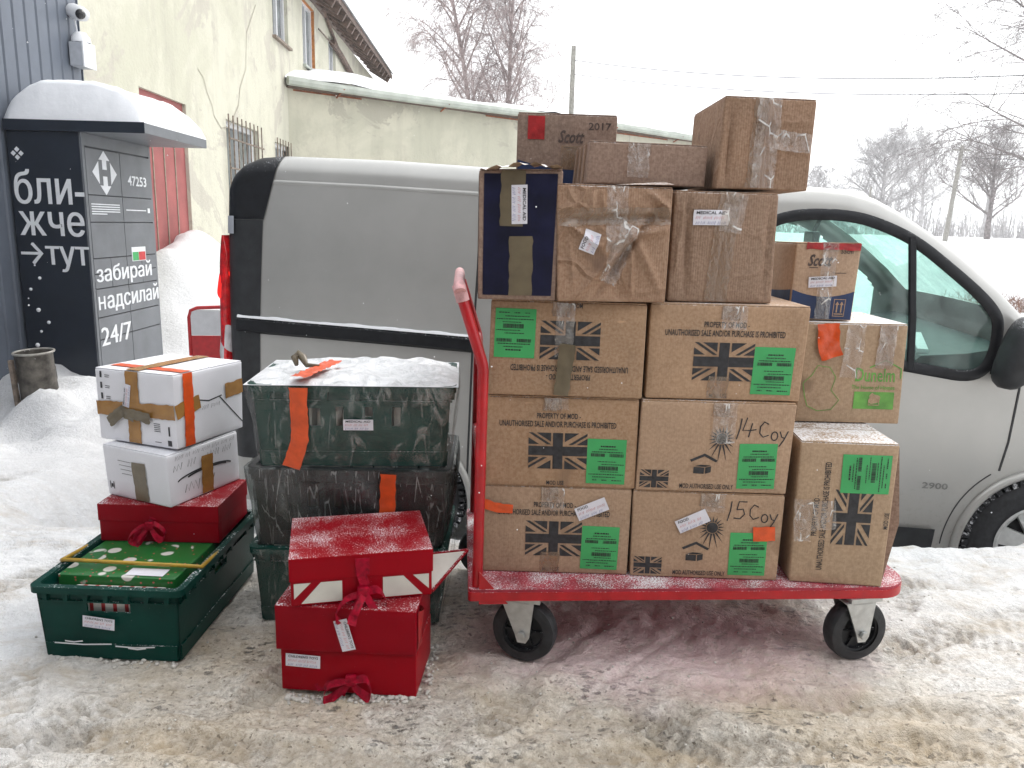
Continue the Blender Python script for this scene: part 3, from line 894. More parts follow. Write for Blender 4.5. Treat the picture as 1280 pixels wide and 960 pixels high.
for a, b, c, d in bars_w:
    p = MB(); p.add([(-0.12, a, c), (-0.12, b, c), (-0.12, b, d), (-0.12, a, d)], [(0, 1, 2, 3)])
    wn = p.build('barred_window', 'window_dark', bld)
    fr = MB()
    for q in ((a, a + 0.07, c, d), (b - 0.07, b, c, d), (a + 0.07, b - 0.07, d - 0.07, d), ((a + b) / 2 - 0.03, (a + b) / 2 + 0.03, c, d - 0.07)):
        fr.box(-0.118, -0.07, q[0], q[1], q[2], q[3])
    fr.build('frame', 'white_plastic', wn)
    k = 9
    for i in range(k):
        yy = a - 0.04 + (b - a + 0.08) * i / (k - 1)
        MB().bar((0.05, yy, c - 0.1), (0.05, yy, d + 0.06), 0.015).build('window_bar', 'bar_rust', wn)
    for zz in (c + 0.25, (c + d) / 2 + 0.12, d - 0.25):
        MB().bar((0.068, a - 0.08, zz), (0.068, b + 0.08, zz), 0.02).build('cross_bar', 'bar_rust', wn)
g = MB().box(-0.1, -0.04, gate[0], gate[1], -0.6, 2.48).build('gate', 'door_red', bld)
g2 = MB()
for yy in (0.4, 0.69, 0.98):
    g2.box(-0.039, -0.03, yy - 0.006, yy + 0.006, -0.5, 2.42)
g2.build('gate_seam', 'brown_seam', g)
# plaster cracks and a bare patch
ck = MB()
cf = lambda s_, t_, off=0.0: (0.004 + off, s_, t_)
put_stroke(ck, cf, [(1.72, 2.95), (1.9, 2.88), (2.0, 2.72), (2.15, 2.6), (2.2, 2.48), (2.45, 2.36), (2.75, 2.4), (2.95, 2.55), (3.2, 2.75), (3.3, 3.0)], 0.012)
put_stroke(ck, cf, [(3.3, 3.0), (3.6, 3.3), (3.7, 3.8), (4.2, 4.3)], 0.01)
ck.build('plaster_crack', 'brown_seam', bld)
# roof with eave boards and rafter ends
rf = MB()
rf.add([(0.55, 0.0, 5.28), (0.55, 15.7, 5.28), (-4, 15.7, 8.0), (-4, 0.0, 8.0), (0.55, 0.0, 5.40), (0.55, 15.7, 5.40), (-4, 15.7, 8.12), (-4, 0.0, 8.12)],
       [(0, 1, 2, 3), (4, 5, 6, 7), (0, 1, 5, 4), (1, 2, 6, 5), (0, 3, 7, 4)])
roof = rf.build('roof', 'wood', bld)
for i in range(22):
    yy = 4.4 + i * 0.52
    MB().bar((0.5, yy, 5.2), (-0.02, yy, 5.5), 0.09, 0.16).build('rafter', 'wood', roof)
sn = MB(); sn.add([(0.6, 0, 5.405), (0.6, 15.75, 5.405), (-4, 15.75, 8.13), (-4, 0, 8.13), (0.6, 0, 5.55), (0.6, 15.75, 5.55), (-4, 15.75, 8.3), (-4, 0, 8.3)],
       [(0, 1, 2, 3), (4, 5, 6, 7), (0, 1, 5, 4), (1, 2, 6, 5), (0, 3, 7, 4)])
sn.build('roof_snow', 'snow_cap', bld)
cb = MB()
cb.tube([(0.03, 8.2, 5.75), (0.05, 9.0, 5.3), (0.05, 10.1, 4.98), (0.04, 11.2, 4.85), (0.05, 12.4, 4.72)], 0.035, 6)
cb.tube([(0.04, 9.6, 4.95), (0.08, 10.4, 4.85), (0.08, 11.4, 4.72), (0.04, 12.2, 4.65)], 0.07, 6)
cb.tube([(0.06, 8.2, 4.9), (0.06, 9.2, 4.9), (0.06, 10.6, 4.95)], 0.015, 5)
cb.build('loose_cable', 'wood', bld)

# annex: long low wall meeting the yellow building at an angle
a0, a1 = Vector((-3.98, 13.9, 0)), Vector((4.9, 20.93, 0))
dirA = (a1 - a0).normalized()
annex = empty('low_annex', a0, math.atan2(dirA.y, dirA.x), 'low cream plaster annex with snow on its roof behind the van', 'building')
LA = (a1 - a0).length
MB().box(0, LA, 0.0, 4.5, -0.7, 3.42).build('wall', 'plaster2', annex)
MB().box(-0.05, LA + 0.2, -0.22, 4.6, 3.42, 3.50).build('roof_board', 'wood', annex)
gt = MB(); gt.tube([(x, -0.26, 3.50 - 0.02 * math.sin(x * 0.7)) for x in np.linspace(-0.1, LA + 0.2, 14)], 0.075, 8)
gt = gt.build('gutter', 'gutter', annex, True, 40)
for x in (0.9, 3.1, 5.4, 7.7, 10.0):
    MB().bar((x, -0.33, 3.47), (x, -0.02, 3.36), 0.025, 0.02).build('gutter_bracket', 'rust', annex)
rs_ = MB()
for x0_, x1_ in ((0.1, 1.4), (4.2, 6.3), (7.0, 9.8)):
    MB().box(x0_, x1_, -0.008, -0.002, 3.385, 3.415).build('rust_stain', 'rust', annex)
n1, n2 = 60, 14
sv = []
for j in range(n2):
    for i in range(n1):
        x, y = -0.1 + (LA + 0.3) * i / (n1 - 1), -0.3 + 4.9 * j / (n2 - 1)
        edge_ = min(1, j / 1.6)
        sv.append((x, y, 3.53 + 0.10 * edge_ ** 0.5 + 0.2 * y * (1 if j else 0) * 0.9 + 0.16 * float(fbm(np.array([x]), np.array([y]), 0.8, 3, 5)[0]) + 0.2 * math.exp(-((x - 1.6) / 1.3) ** 2) * edge_))
sm = MB(); sm.add(sv, [(j * n1 + i, j * n1 + i + 1, (j + 1) * n1 + i + 1, (j + 1) * n1 + i) for j in range(n2 - 1) for i in range(n1 - 1)])
sm.add([(-0.1, -0.3, 3.5), (LA + 0.2, -0.3, 3.5), (LA + 0.2, -0.3, 3.535), (-0.1, -0.3, 3.535)], [(0, 1, 2, 3)])
sm.build('roof_snow', 'snow_cap', annex, True)
MB().box(2.0, 2.2, -0.18, -0.0, 2.9, 3.2)

# slate cladding wall, panel by panel
cw = empty('cladding_wall', (-3.76, 6.95, -0.6), 0.0, 'dark slate-grey ribbed metal cladding wall behind the parcel locker', 'wall')
MB().box(-0.5, -0.03, -6.0, 0.0, 0, 5.0).build('wall_core', 'locker_dark', cw)
pan = None
for i in range(40):
    y1 = -i * 0.148
    if pan is None:
        q = MB()
        q.prism([(0.0, 0.0), (0.018, -0.014), (0.018, -0.132), (0.0, -0.146)], lambda x, y, d: (x, y, d), 0, 5.0)
        pan = q.build('cladding_panel', 'clad', cw)
    else:
        c_ = pan.copy(); link(c_); c_.parent = cw; c_.location = (0, y1, 0)
MB().box(-0.5, 0.024, 0.003, 0.012, 0, 5.0).build('corner_trim', 'clad', cw)

# unseen wall and shallow canopy added behind the camera to shade the yard
dp = empty('added_shade_wall', (0, -1.9, -0.1), 0, 'unseen dark wall with shallow canopy added to shade the yard', 'building')
MB().box(-7.0, 2.6, -0.3, 0.0, 0, 4.8).build('wall', 'shade_wall', dp)
MB().box(-7.0, 2.6, 0.003, 0.9, 3.2, 3.4).build('canopy', 'shade_wall', dp)

# dome camera and junction box on the cladding corner
sc_ = empty('security_camera', (-3.735, 6.83, 2.87), 0, 'white dome security camera at the top of the slate cladding corner', 'camera')
mb = MB(); mb.lathe([(0.0, 0.0), (0.05, 0.0), (0.06, 0.03), (0.06, 0.1), (0.045, 0.15), (0.0, 0.17)], (0, 0, 0), (1, -0.15, -0.35), 18); mb.build('housing', 'white_plastic', sc_, True, 50)
mb = MB(); mb.lathe([(0.04, 0.0), (0.034, 0.02), (0.015, 0.034), (0.0, 0.036)], (0.12, -0.07, -0.05), (0.75, -0.6, -0.25), 14); mb.build('lens', 'lens', sc_, True)
MB().tube([(0.03, 0, -0.07), (0.035, 0.02, -0.18), (0.03, 0.03, -0.27)], 0.006, 6).build('cable', 'white_plastic', sc_)
jb = empty('junction_box', (-3.73, 6.84, 2.42), 0, 'grey junction box with snow on top below the security camera', 'electrical box')
MB().box(0.0, 0.11, -0.09, 0.09, 0.0, 0.19, 0.01).build('case', 'grey_steel', jb)
MB().box(0.11, 0.125, -0.095, 0.095, -0.005, 0.195, 0.004).build('lid', 'white_plastic', jb)
mb = MB(); mb.lathe([(0.075, 0.0), (0.07, 0.04), (0.04, 0.08), (0.0, 0.09)], (0.06, 0, 0.196), (0, 0, 1), 12); mb.build('snow', 'snow_cap', jb, True)

# ================================================================ PARCEL LOCKER
lk = empty('parcel_locker', (-3.18, 5.81, -0.56), 0, 'dark parcel locker with white Cyrillic lettering under a snow-capped canopy', 'parcel locker')
LW, LD, LH = 0.54, 1.07, 2.36      # depth towards the wall (x<0), length along y, height
MB().box(-LW, -0.012, 0.0, LD, 0.0, LH, 0.006).build('side_panel', 'locker_dark', lk)
side = Face((-LW, -0.0005, 0), (1, 0, 0), (0, 0, 1), (0, -1, 0))
doorf = Face((0.0, 0.0, 0), (0, 1, 0), (0, 0, 1), (1, 0, 0))
fr = MB()
fr.box(-0.011, 0.004, 0.0, 0.03, 0, LH); fr.box(-0.011, 0.004, LD - 0.03, LD, 0, LH); fr.box(-0.011, 0.003, 0.03, LD - 0.03, LH - 0.09, LH)
fr.build('door_frame', 'locker_grey', lk)
rows = [0.05, 0.5, 0.83, 1.0, 1.22, 1.33, 1.45, 1.72, 1.92, 2.26]
for c0, c1 in ((0.034, 0.53), (0.538, LD - 0.034)):
    for j in range(len(rows) - 1):
        if rows[j] in (1.22, 1.33):
            for e0, e1 in ((c0, (c0 + c1) / 2 - 0.003), ((c0 + c1) / 2 + 0.003, c1)):
                MB().box(-0.008, 0.006, e0, e1, rows[j] + 0.004, rows[j + 1] - 0.004).build('locker_door', 'locker_grey', lk)
        else:
            MB().box(-0.008, 0.006, c0, c1, rows[j] + 0.004, rows[j + 1] - 0.004).build('locker_door', 'locker_grey', lk)
mb = MB()
for body, tt, s0, hh, wd in (('бли-', 1.965, 0.022, 0.25, 0.515), ('жче', 1.70, 0.035, 0.18, 0.485), ('→тут', 1.455, 0.025, 0.215, 0.512)):
    mb = MB(); put_heavy(mb, side, body, s0, tt, wd, hh, 0.002, 0.008); mb.build('slogan_lettering', 'white_ink', lk)
mb = MB()
for dx, dy in ((0, 0.028), (0, -0.028), (-0.028, 0), (0.028, 0)):
    put_poly(mb, side, [(0.07 + dx + a_, 2.2 + dy + b_) for a_, b_ in ((0, 0.02), (0.02, 0), (0, -0.02), (-0.02, 0))], 0.002)
mb.build('small_emblem', 'white_ink', lk)
mb = MB()
for body, tt, hh, wd in (('забирай', 1.32, 0.17, 0.90), ('надсилай', 1.115, 0.17, 1.0), ('24/7', 0.85, 0.145, 0.47)):
    mb = MB(); put_heavy(mb, doorf, body, 0.05, tt, wd, hh, 0.008, 0.01); mb.build('door_lettering', 'white_ink', lk)
mb = MB(); put_text(mb, doorf, '47253', 0.80, 2.055, width=0.32, height=0.08, off=0.008, bold=0.02)
mb.build('door_number', 'white_ink', lk)
em = MB()
ex, ey = 0.29, 2.09
for sgn in (1, -1):
    put_poly(em, doorf, [(ex - 0.08, ey + sgn * 0.095), (ex, ey + sgn * 0.165), (ex + 0.08, ey + sgn * 0.095)], 0.008)
    put_rect(em, doorf, ex - 0.032, ey + sgn * 0.025, ex + 0.032, ey + sgn * 0.095, 0.008)
    put_poly(em, doorf, [(ex + sgn * 0.085, ey - 0.085), (ex + sgn * 0.085, ey + 0.085), (ex + sgn * 0.18, ey)], 0.008)
em.build('arrow_emblem', 'white_ink', lk)
sm_ = MB()
for i in range(5):
    put_rect(sm_, doorf, 0.06, 1.85 - i * 0.018, 0.06 + (0.42 if i < 4 else 0.22), 1.858 - i * 0.018, 0.008)
put_rect(sm_, doorf, 0.58, 1.815, 0.92, 1.823, 0.008)
put_rect(sm_, doorf, 0.95, 1.80, 0.99, 1.84, 0.008)
sm_.build('small_print', 'white_ink', lk)
MB().box(0.0065, 0.009, 0.62, 0.86, 1.405, 1.52).build('poster', 'white_ink', lk)
pf = MB(); put_rect(pf, doorf, 0.63, 1.41, 0.73, 1.48, 0.0105); pf.build('poster_green_field', 'green_label', lk)
pf = MB(); put_rect(pf, doorf, 0.735, 1.41, 0.85, 1.48, 0.0105); pf.build('poster_red_field', 'sign_red', lk)
cp = MB().box(-LW, 0.48, -0.02, 1.12, LH + 0.002, LH + 0.075, 0.004)
cp = cp.build('canopy', 'locker_grey', lk)
MB().box(-LW - 0.002, 0.482, -0.024, -0.021, LH, LH + 0.077).build('canopy_fascia', 'locker_dark', lk)
# domed snow on the canopy: rounded plan, rounded shoulders
n1, n2 = 40, 30
sv = []
for j in range(n2 + 1):
    for i in range(n1 + 1):
        a_, b_ = i / n1 * 2 - 1, j / n2 * 2 - 1
        x, y = -LW + 0.002 + (1.018) * (i / n1), -0.015 + 1.13 * (j / n2)
        e1 = max(0, 1 - abs(a_) ** 3.2) ** 0.55
        e2 = max(0, 1 - abs(b_) ** 16) ** 0.4
        e1b = e1 * (1.0 - 0.12 * a_)
        z = LH + 0.074 + 0.29 * e1b * e2 + (0.035 * float(fbm(np.array([x]), np.array([y]), 3, 3, 4)[0]) + 0.012 * float(fbm(np.array([x]), np.array([y]), 16, 8, 3)[0])) * min(1, e1 * e2 * 2)
        sv.append((x, y, z))
sm = MB(); sm.add(sv, [(j * (n1 + 1) + i, j * (n1 + 1) + i + 1, (j + 1) * (n1 + 1) + i + 1, (j + 1) * (n1 + 1) + i) for j in range(n2) for i in range(n1)])
sm.build('canopy_snow', 'snow_cap', lk, True)
# thrown snow clinging to the side panel
ss = MB()
for i in range(9):
    t_ = 1.40 - i * 0.085 + rng.uniform(-0.02, 0.02)
    r_ = rng.uniform(0.005, 0.02) + 0.025 * (i > 7)
    p = side(0.1 + 0.045 * math.sin(i * 1.7) + rng.uniform(-0.025, 0.04) + 0.002 * i, max(t_, 0.3), 0.0)
    ss.lathe([(r_, 0.0), (r_ * 0.8, r_ * 0.5), (0.0, r_ * 0.75)], p, (0, -1, 0.1), 7)
ss.build('stuck_snow', 'snow_cap', lk, True)['kind'] = 'stuff'

# ash bin in the snow bank
bx, by = -3.32, 5.28
bn = empty('ash_bin', (bx, by, gz(bx, by) - 0.13), 0, 'battered round metal bin standing in the snow bank before the locker', 'bin')
bn.rotation_euler = (R(2), R(-2), 0)
bn.scale = (0.88, 0.88, 0.88)
mb = MB()
prof = [(0.125, 0.0), (0.13, 0.02), (0.135, 0.1), (0.133, 0.22), (0.139, 0.24), (0.139, 0.33), (0.134, 0.35), (0.137, 0.46), (0.127, 0.46), (0.125, 0.3), (0.122, 0.06), (0.0, 0.05)]
mb.lathe(prof, (0, 0, 0), (0, 0, 1), 36)
mb.v = [(x * (1 + 0.03 * math.sin(7 * z + 3 * math.atan2(y, x))), y * (1 + 0.03 * math.cos(9 * z)), z) for x, y, z in mb.v]
mb.build('drum', 'bin', bn, True, 50)
mb = MB(); mb.tube([(0.142 * math.cos(a), 0.142 * math.sin(a), 0.462) for a in np.linspace(0, 2 * math.pi, 33)], 0.009, 8, False); mb.build('rim', 'bin_rim', bn, True)
MB().box(-0.135, -0.105, -0.125, -0.09, 0.05, 0.42, 0.003).build('bracket', 'bar_rust', bn)

# red framed board stuck in the snow heap
rb = empty('framed_board', (-2.2, 5.6, 0.1), R(8), 'red-framed white and red board standing in snow behind the van tail', 'sign')
mb = MB()
mb.tube([(-0.17, 0, 0.02), (-0.17, 0, 0.4), (-0.155, 0, 0.45), (-0.11, 0, 0.47), (0.3, 0, 0.49), (0.34, 0, 0.47), (0.35, 0, 0.42), (0.35, 0, 0.02)], 0.013, 8)
mb.build('frame', 'sign_red', rb, True, 50)
MB().box(-0.157, 0.337, -0.006, 0.006, 0.27, 0.455).build('white_panel', 'white_plastic', rb)
MB().box(-0.157, 0.337, -0.006, 0.006, 0.03, 0.267).build('red_panel', 'sign_red', rb)

# ================================================================ VAN
VY = R(-8.6)
van = empty('delivery_van', (-1.446, 4.031, -0.56), VY, 'silver delivery van parked sideways behind the loaded red trolley', 'van')
roofu = [-0.09, -0.07, -0.04, 0.02, 0.10, 0.24, 0.8, 1.28, 2.69, 2.905, 3.01, 3.126, 3.25, 3.406, 3.555, 3.68, 3.784, 3.95, 4.15, 4.4, 4.62, 4.74, 4.78]
roofv = [1.93, 1.975, 2.015, 2.06, 2.09, 2.10, 2.085, 2.06, 1.995, 1.99, 1.98, 1.945, 1.88, 1.78, 1.668, 1.562, 1.46, 1.30, 1.19, 1.06, 0.9, 0.72, 0.6]
def vr(u):
    return float(np.interp(u, roofu, roofv))
def yside(u, v):
    top = vr(u)
    t_ = min(max((v - 1.15) / 0.95, 0), 1)
    y = 0.07 * t_ ** 1.6
    if v < 0.5:
        y += 0.05 * ((0.5 - v) / 0.3) ** 2
    RR = 0.085
    d = top - v
    if d < RR:
        y += RR - math.sqrt(max(0, RR * RR - (RR - d) ** 2))
    for e, R2, k in ((u + 0.09, 0.10, 1), (4.79 - u, 0.9, 0.75)):
        if e < R2:
            y += k * (R2 - math.sqrt(max(0, R2 * R2 - (R2 - e) ** 2)))
    return y
VWID = 1.9
def on(u, v, off=0.0, far=False):
    y = yside(u, v) - off
    return (u, VWID - y, v) if far else (u, y, v)
win = [(2.62, 1.80), (2.70, 1.845), (2.82, 1.868), (3.02, 1.863), (3.16, 1.822), (3.305, 1.755), (3.466, 1.632), (3.595, 1.527), (3.668, 1.45), (3.69, 1.392), (3.687, 1.27), (3.655, 1.178), (3.58, 1.148), (3.438, 1.168), (3.2, 1.2), (2.9, 1.235), (2.6, 1.262), (2.53, 1.28), (2.5, 1.33), (2.53, 1.6), (2.57, 1.74)]
def inside(p, poly):
    x, y = p
    c = False
    for i in range(len(poly)):
        (x1, y1), (x2, y2) = poly[i], poly[i - 1]
        if (y1 > y) != (y2 > y) and x < (x2 - x1) * (y - y1) / (y2 - y1) + x1:
            c = not c
    return c
FW, RW, RAX = (4.03, 0.336), (0.87, 0.336), 0.375
us = sorted(set([round(v, 4) for v in list(np.linspace(-0.09, 0.2, 18)) + list(np.linspace(0.2, 2.3, 85)) + list(np.linspace(2.3, 4.4, 130)) + list(np.linspace(4.4, 4.78, 16))]))
NV, NR = 84, 16
fracs = list(np.linspace(0, 0.9, 66)) + [0.9 + 0.1 * (1 - (1 - k / 18) ** 2) for k in range(1, 19)]
NV = len(fracs)
for far in (False, True):
    grid = []
    for u in us:
        col = []
        top = vr(u)
        b0 = 0.24
        for f_ in fracs:
            v = b0 + (top - b0) * f_
            col.append((u, v, on(u, v, 0, far)))
        yt = yside(u, top)
        for k in range(1, NR + 1):
            y = yt + (VWID / 2 - yt) * k / NR
            crown = 0.012 * (1 - ((VWID / 2 - y) / (VWID / 2 - yt)) ** 2)
            col.append((u, None, (u, VWID - y if far else y, top + crown)))
        grid.append(col)
    mb = MB()
    mb.v = [c[2] for col in grid for c in col]
    nc = len(grid[0])
    for i in range(len(us) - 1):
        for j in range(nc - 1):
            uc = (us[i] + us[i + 1]) / 2
            if j < NV - 1:
                vc = (grid[i][j][1] + grid[i + 1][j + 1][1]) / 2
                if inside((uc, vc), win) or math.hypot(uc - FW[0], vc - FW[1]) < RAX or math.hypot(uc - RW[0], vc - RW[1]) < RAX:
                    continue
            elif 3.0 < uc < 3.82 and j >= NV + 2:
                continue                                   # windscreen opening
            a = i * nc + j
            mb.f.append((a, a + nc, a + nc + 1, a + 1))
    # rear and front ends
    if not far:
        n0 = len(mb.v)
        for e in (0, len(us) - 1):
            ring = [c[2] for c in grid[e]] + [(c[2][0], VWID - c[2][1], c[2][2]) for c in reversed(grid[e])]
            mb.add(ring, [tuple(range(len(ring)))])
    mb.build('body_side' if not far else 'far_body_side', 'van', van, True, 35)
# floor pan and dark wheel wells
MB().box(0.05, 4.6, 0.12, VWID - 0.12, 0.26, 0.32).build('floor_pan', 'interior', van)
for cx, cy in (FW, RW):
    q = MB()
    pts = arc(cx, cy, RAX + 0.005, -10, 190, 20)
    for y0, y1 in ((0.03, 0.42),):
        q.add([(x, y0, z) for x, z in pts] + [(x, y1, z) for x, z in pts] + [(cx, y1, cy)], [(i, i + 1, i + 22, i + 21) for i in range(20)] + [(21 + i, 22 + i, 42) for i in range(20)])
    q.build('wheel_well', 'rubber', van)
    q = MB(); q.tube([on(x, z, 0.006) for x, z in arc(cx, cy, RAX + 0.012, -14, 194, 36)], 0.02, 8); q.build('arch_lip', 'van', van, True)
def band(name, mat, pts_uv, wd, off, parent=van, n=6, closed=False):
    q = MB()
    P = pts_uv + ([pts_uv[0], pts_uv[1]] if closed else [])
    for dv, o_ in ((-wd / 2, off),):
        vs = []
        m_ = len(P)
        for i, (u, v) in enumerate(P):
            a, b = P[max(0, i - 1)], P[min(m_ - 1, i + 1)]
            if closed and i == 0: a = P[-3]
            dx, dy = b[0] - a[0], b[1] - a[1]
            l = math.hypot(dx, dy) or 1
            nx_, ny_ = -dy / l, dx / l
            for k, h_ in ((-0.5, 0.0), (-0.32, off), (0.32, off), (0.5, 0.0)):
                vs.append(on(u + nx_ * wd * k, v + ny_ * wd * k, h_ + 0.001))
        q.add(vs, [(4 * i + k, 4 * i + k + 1, 4 * i + k + 5, 4 * i + k + 4) for i in range(m_ - 1) for k in range(3)])
    return q.build(name, mat, parent, True, 50)
def dens(pts, step=0.05):
    out = []
    for (a, b), (c, d) in zip(pts[:-1], pts[1:]):
        k = max(1, int(math.hypot(c - a, d - b) / step))
        out += [(a + (c - a) * i / k, b + (d - b) * i / k) for i in range(k)]
    return out + [pts[-1]]
def smooth_closed(pts, it=2):
    for _ in range(it):
        o = []
        for i in range(len(pts)):
            a, b = pts[i], pts[(i + 1) % len(pts)]
            o += [(a[0] * .75 + b[0] * .25, a[1] * .75 + b[1] * .25), (a[0] * .25 + b[0] * .75, a[1] * .25 + b[1] * .75)]
        pts = o
    return pts
wsm = smooth_closed(win)
seal = band('window_seal', 'black_plastic', wsm, 0.052, 0.008, closed=True)
# cab glass: fan over the smoothed outline, laid on the body surface
def glass_sheet(far, name):
    q = MB()
    cu, cv = 3.1, 1.5
    rings = 6
    vs = [on(cu, cv, -0.012, far)]
    n = len(wsm)
    for r_ in range(1, rings + 1):
        for u, v in wsm:
            vs.append(on(cu + (u - cu) * r_ / rings, cv + (v - cv) * r_ / rings, -0.012, far))
    fs = [(0, 1 + i, 1 + (i + 1) % n) for i in range(n)]
    for r_ in range(rings - 1):
        b = 1 + r_ * n
        fs += [(b + i, b + n + i, b + n + (i + 1) % n, b + (i + 1) % n) for i in range(n)]
    q.add(vs, fs)
    return q.build(name, 'glass', van, True)
glass_sheet(False, 'door_window'); glass_sheet(True, 'far_door_window')
band('window_divider', 'black_plastic', dens([(3.283, 1.775), (3.3, 1.6), (3.32, 1.4), (3.335, 1.17)]), 0.036, 0.012)
ws = MB()
wu = np.linspace(2.99, 3.83, 14)
for u in wu:
    yt = yside(u, vr(u)) + 0.1
    for k in range(13):
        y = yt + (VWID - 2 * yt) * k / 12
        ws.v.append((u, y, vr(u) + 0.012 * (1 - (2 * k / 12 - 1) ** 2) + 0.004))
ws.f = [(i * 13 + k, i * 13 + k + 1, i * 13 + k + 14, i * 13 + k + 13) for i in range(13) for k in range(12)]
ws.build('windscreen', 'glass', van, True)
# rear corner trim: black cap, dark post, lamp cluster
def patch(name, mat, u0, u1, v0, v1, off, nu=8, nv=16, parent=van, shape=None):
    q = MB()
    vs = []
    for i in range(nu + 1):
        for j in range(nv + 1):
            u, v = u0 + (u1 - u0) * i / nu, v0 + (v1 - v0) * j / nv
            if shape: u, v = shape(i / nu, j / nv)
            vs.append(on(u, min(v, vr(u) - 0.002), off))
    q.add(vs, [(i * (nv + 1) + j, (i + 1) * (nv + 1) + j, (i + 1) * (nv + 1) + j + 1, i * (nv + 1) + j + 1) for i in range(nu) for j in range(nv)])
    return q.build(name, mat, parent, True)
patch('rear_cap', 'black_plastic', 0, 0, 0, 0, 0.007, 12, 30, shape=lambda a, b: (-0.088 + (0.315 - 0.085 * (1 - b)) * a, 1.775 + (vr(-0.088 + (0.315 - 0.085 * (1 - b)) * a) - 1.775) * b))
patch('rear_post', 'grey_plastic', 0, 0, 0, 0, 0.004, 10, 20, shape=lambda a, b: (-0.087 + (0.175 + 0.05 * b) * a, 0.5 + 1.272 * b))
patch('hinge_cover', 'grey_steel', -0.0885, -0.02, 1.70, 1.79, 0.014, 6, 6)
def lamp(name, mat, z0, z1, ru, ry, parent, off=0.0):
    q = MB()
    nn, mm = 20, 24
    for j in range(nn + 1):
        k = j / nn
        e = max(0.05, 1 - abs(2 * k - 1) ** 5) ** 0.5
        for i in range(mm):
            a = 2 * math.pi * i / mm
            q.v.append((-0.105 + 0.03 * (k - 0.5) + ru * e * math.cos(a) + off * math.cos(a), 0.125 + ry * math.sin(a), z0 + (z1 - z0) * k))
    q.f = [(j * mm + i, j * mm + (i + 1) % mm, (j + 1) * mm + (i + 1) % mm, (j + 1) * mm + i) for j in range(nn) for i in range(mm)]
    return q.build(name, mat, parent, True)
tl = lamp('tail_lamp', 'lamp_red', 0.72, 1.69, 0.05, 0.10, van)
lamp('bright_lens', 'lamp_lit', 1.36, 1.52, 0.049, 0.098, tl, 0.004)
lamp('reversing_lens', 'lamp_clear', 1.02, 1.22, 0.05, 0.1, tl, 0.006)
MB().box(-0.16, -0.092, 0.10, 1.80, 0.3, 0.62, 0.02).build('rear_bumper', 'grey_plastic', van, True, 40)
rl = band('door_rail', 'black_plastic', dens([(-0.01, 1.232), (0.4, 1.218), (0.9, 1.2), (1.27, 1.184)]), 0.085, 0.022)
rs2 = MB()
for u in np.linspace(-0.005, 1.26, 150):
    n_ = float(fbm(np.array([u]), np.array([0.3]), 9, 4, 3)[0])
    hh = 0.006 + 0.010 * max(0, n_ + 0.25)
    v = 1.274 - 0.037 * u
    rs2.v += [on(u, v - 0.004, 0.0205), on(u, v + hh * 0.7, 0.018), on(u, v + hh, 0.008), on(u, v + hh * 0.8, 0.001)]
rs2.f = [(4 * i + k, 4 * i + k + 1, 4 * i + k + 5, 4 * i + k + 4) for i in range(149) for k in range(3)]
rs2.build('rail_snow', 'snow_cap', rl, True)
seam = lambda pts, w_=0.011: band('panel_seam', 'seam_grey', dens(pts), w_, 0.0015)
seam([(1.285, 1.99), (1.272, 1.54), (1.255, 1.14), (1.24, 0.6), (1.235, 0.35)])
seam([(3.80, 1.30), (3.815, 1.1), (3.805, 0.85), (3.785, 0.71)])
seam([(2.44, 1.95), (2.42, 1.3), (2.42, 0.42)])
seam(arc(FW[0], FW[1], 0.45, 128, 182, 14), 0.006)
band('roof_crease', 'van', dens([(0.17, 1.965), (0.7, 1.95), (1.28, 1.925), (2.4, 1.87)]), 0.022, 0.0025)
patch('sill_guard', 'grey_plastic', 1.3, 3.54, 0.24, 0.40, 0.016, 30, 6)
vt = MB(); put_text(vt, lambda s_, t_, off=0: on(3.46 + s_, 0.615 + t_, 0.003), '2900', 0.055, 0.0, width=0.115, height=0.032, bold=0.02); vt.build('number_lettering', 'pale_grey', van)
# door mirror
mb = MB()
mpts = []
for k in range(24):
    a = 2 * math.pi * k / 24
    c_, s_ = math.cos(a), math.sin(a)
    x_, z_ = math.copysign(abs(c_) ** 0.75, c_) * 0.068, math.copysign(abs(s_) ** 0.7, s_) * 0.165
    mpts.append((x_ + 0.22 * z_, z_))
rings = [(0.0, 0.8), (0.02, 0.95), (0.06, 1.0), (0.12, 0.97), (0.17, 0.8), (0.19, 0.45), (0.195, 0.0)]
for d, k in rings:
    mb.v += [(3.742 + x_ * k, -0.03 - d, 1.285 + z_ * k) for x_, z_ in mpts]
mb.f = [(i * 24 + k, i * 24 + (k + 1) % 24, (i + 1) * 24 + (k + 1) % 24, (i + 1) * 24 + k) for i in range(6) for k in range(24)] + [tuple(range(24))]
mir = mb.build('door_mirror', 'grey_plastic', van, True, 60)
MB().bar((3.70, 0.02, 1.2), (3.735, -0.08, 1.22), 0.05, 0.07).build('mirror_arm', 'black_plastic', mir)
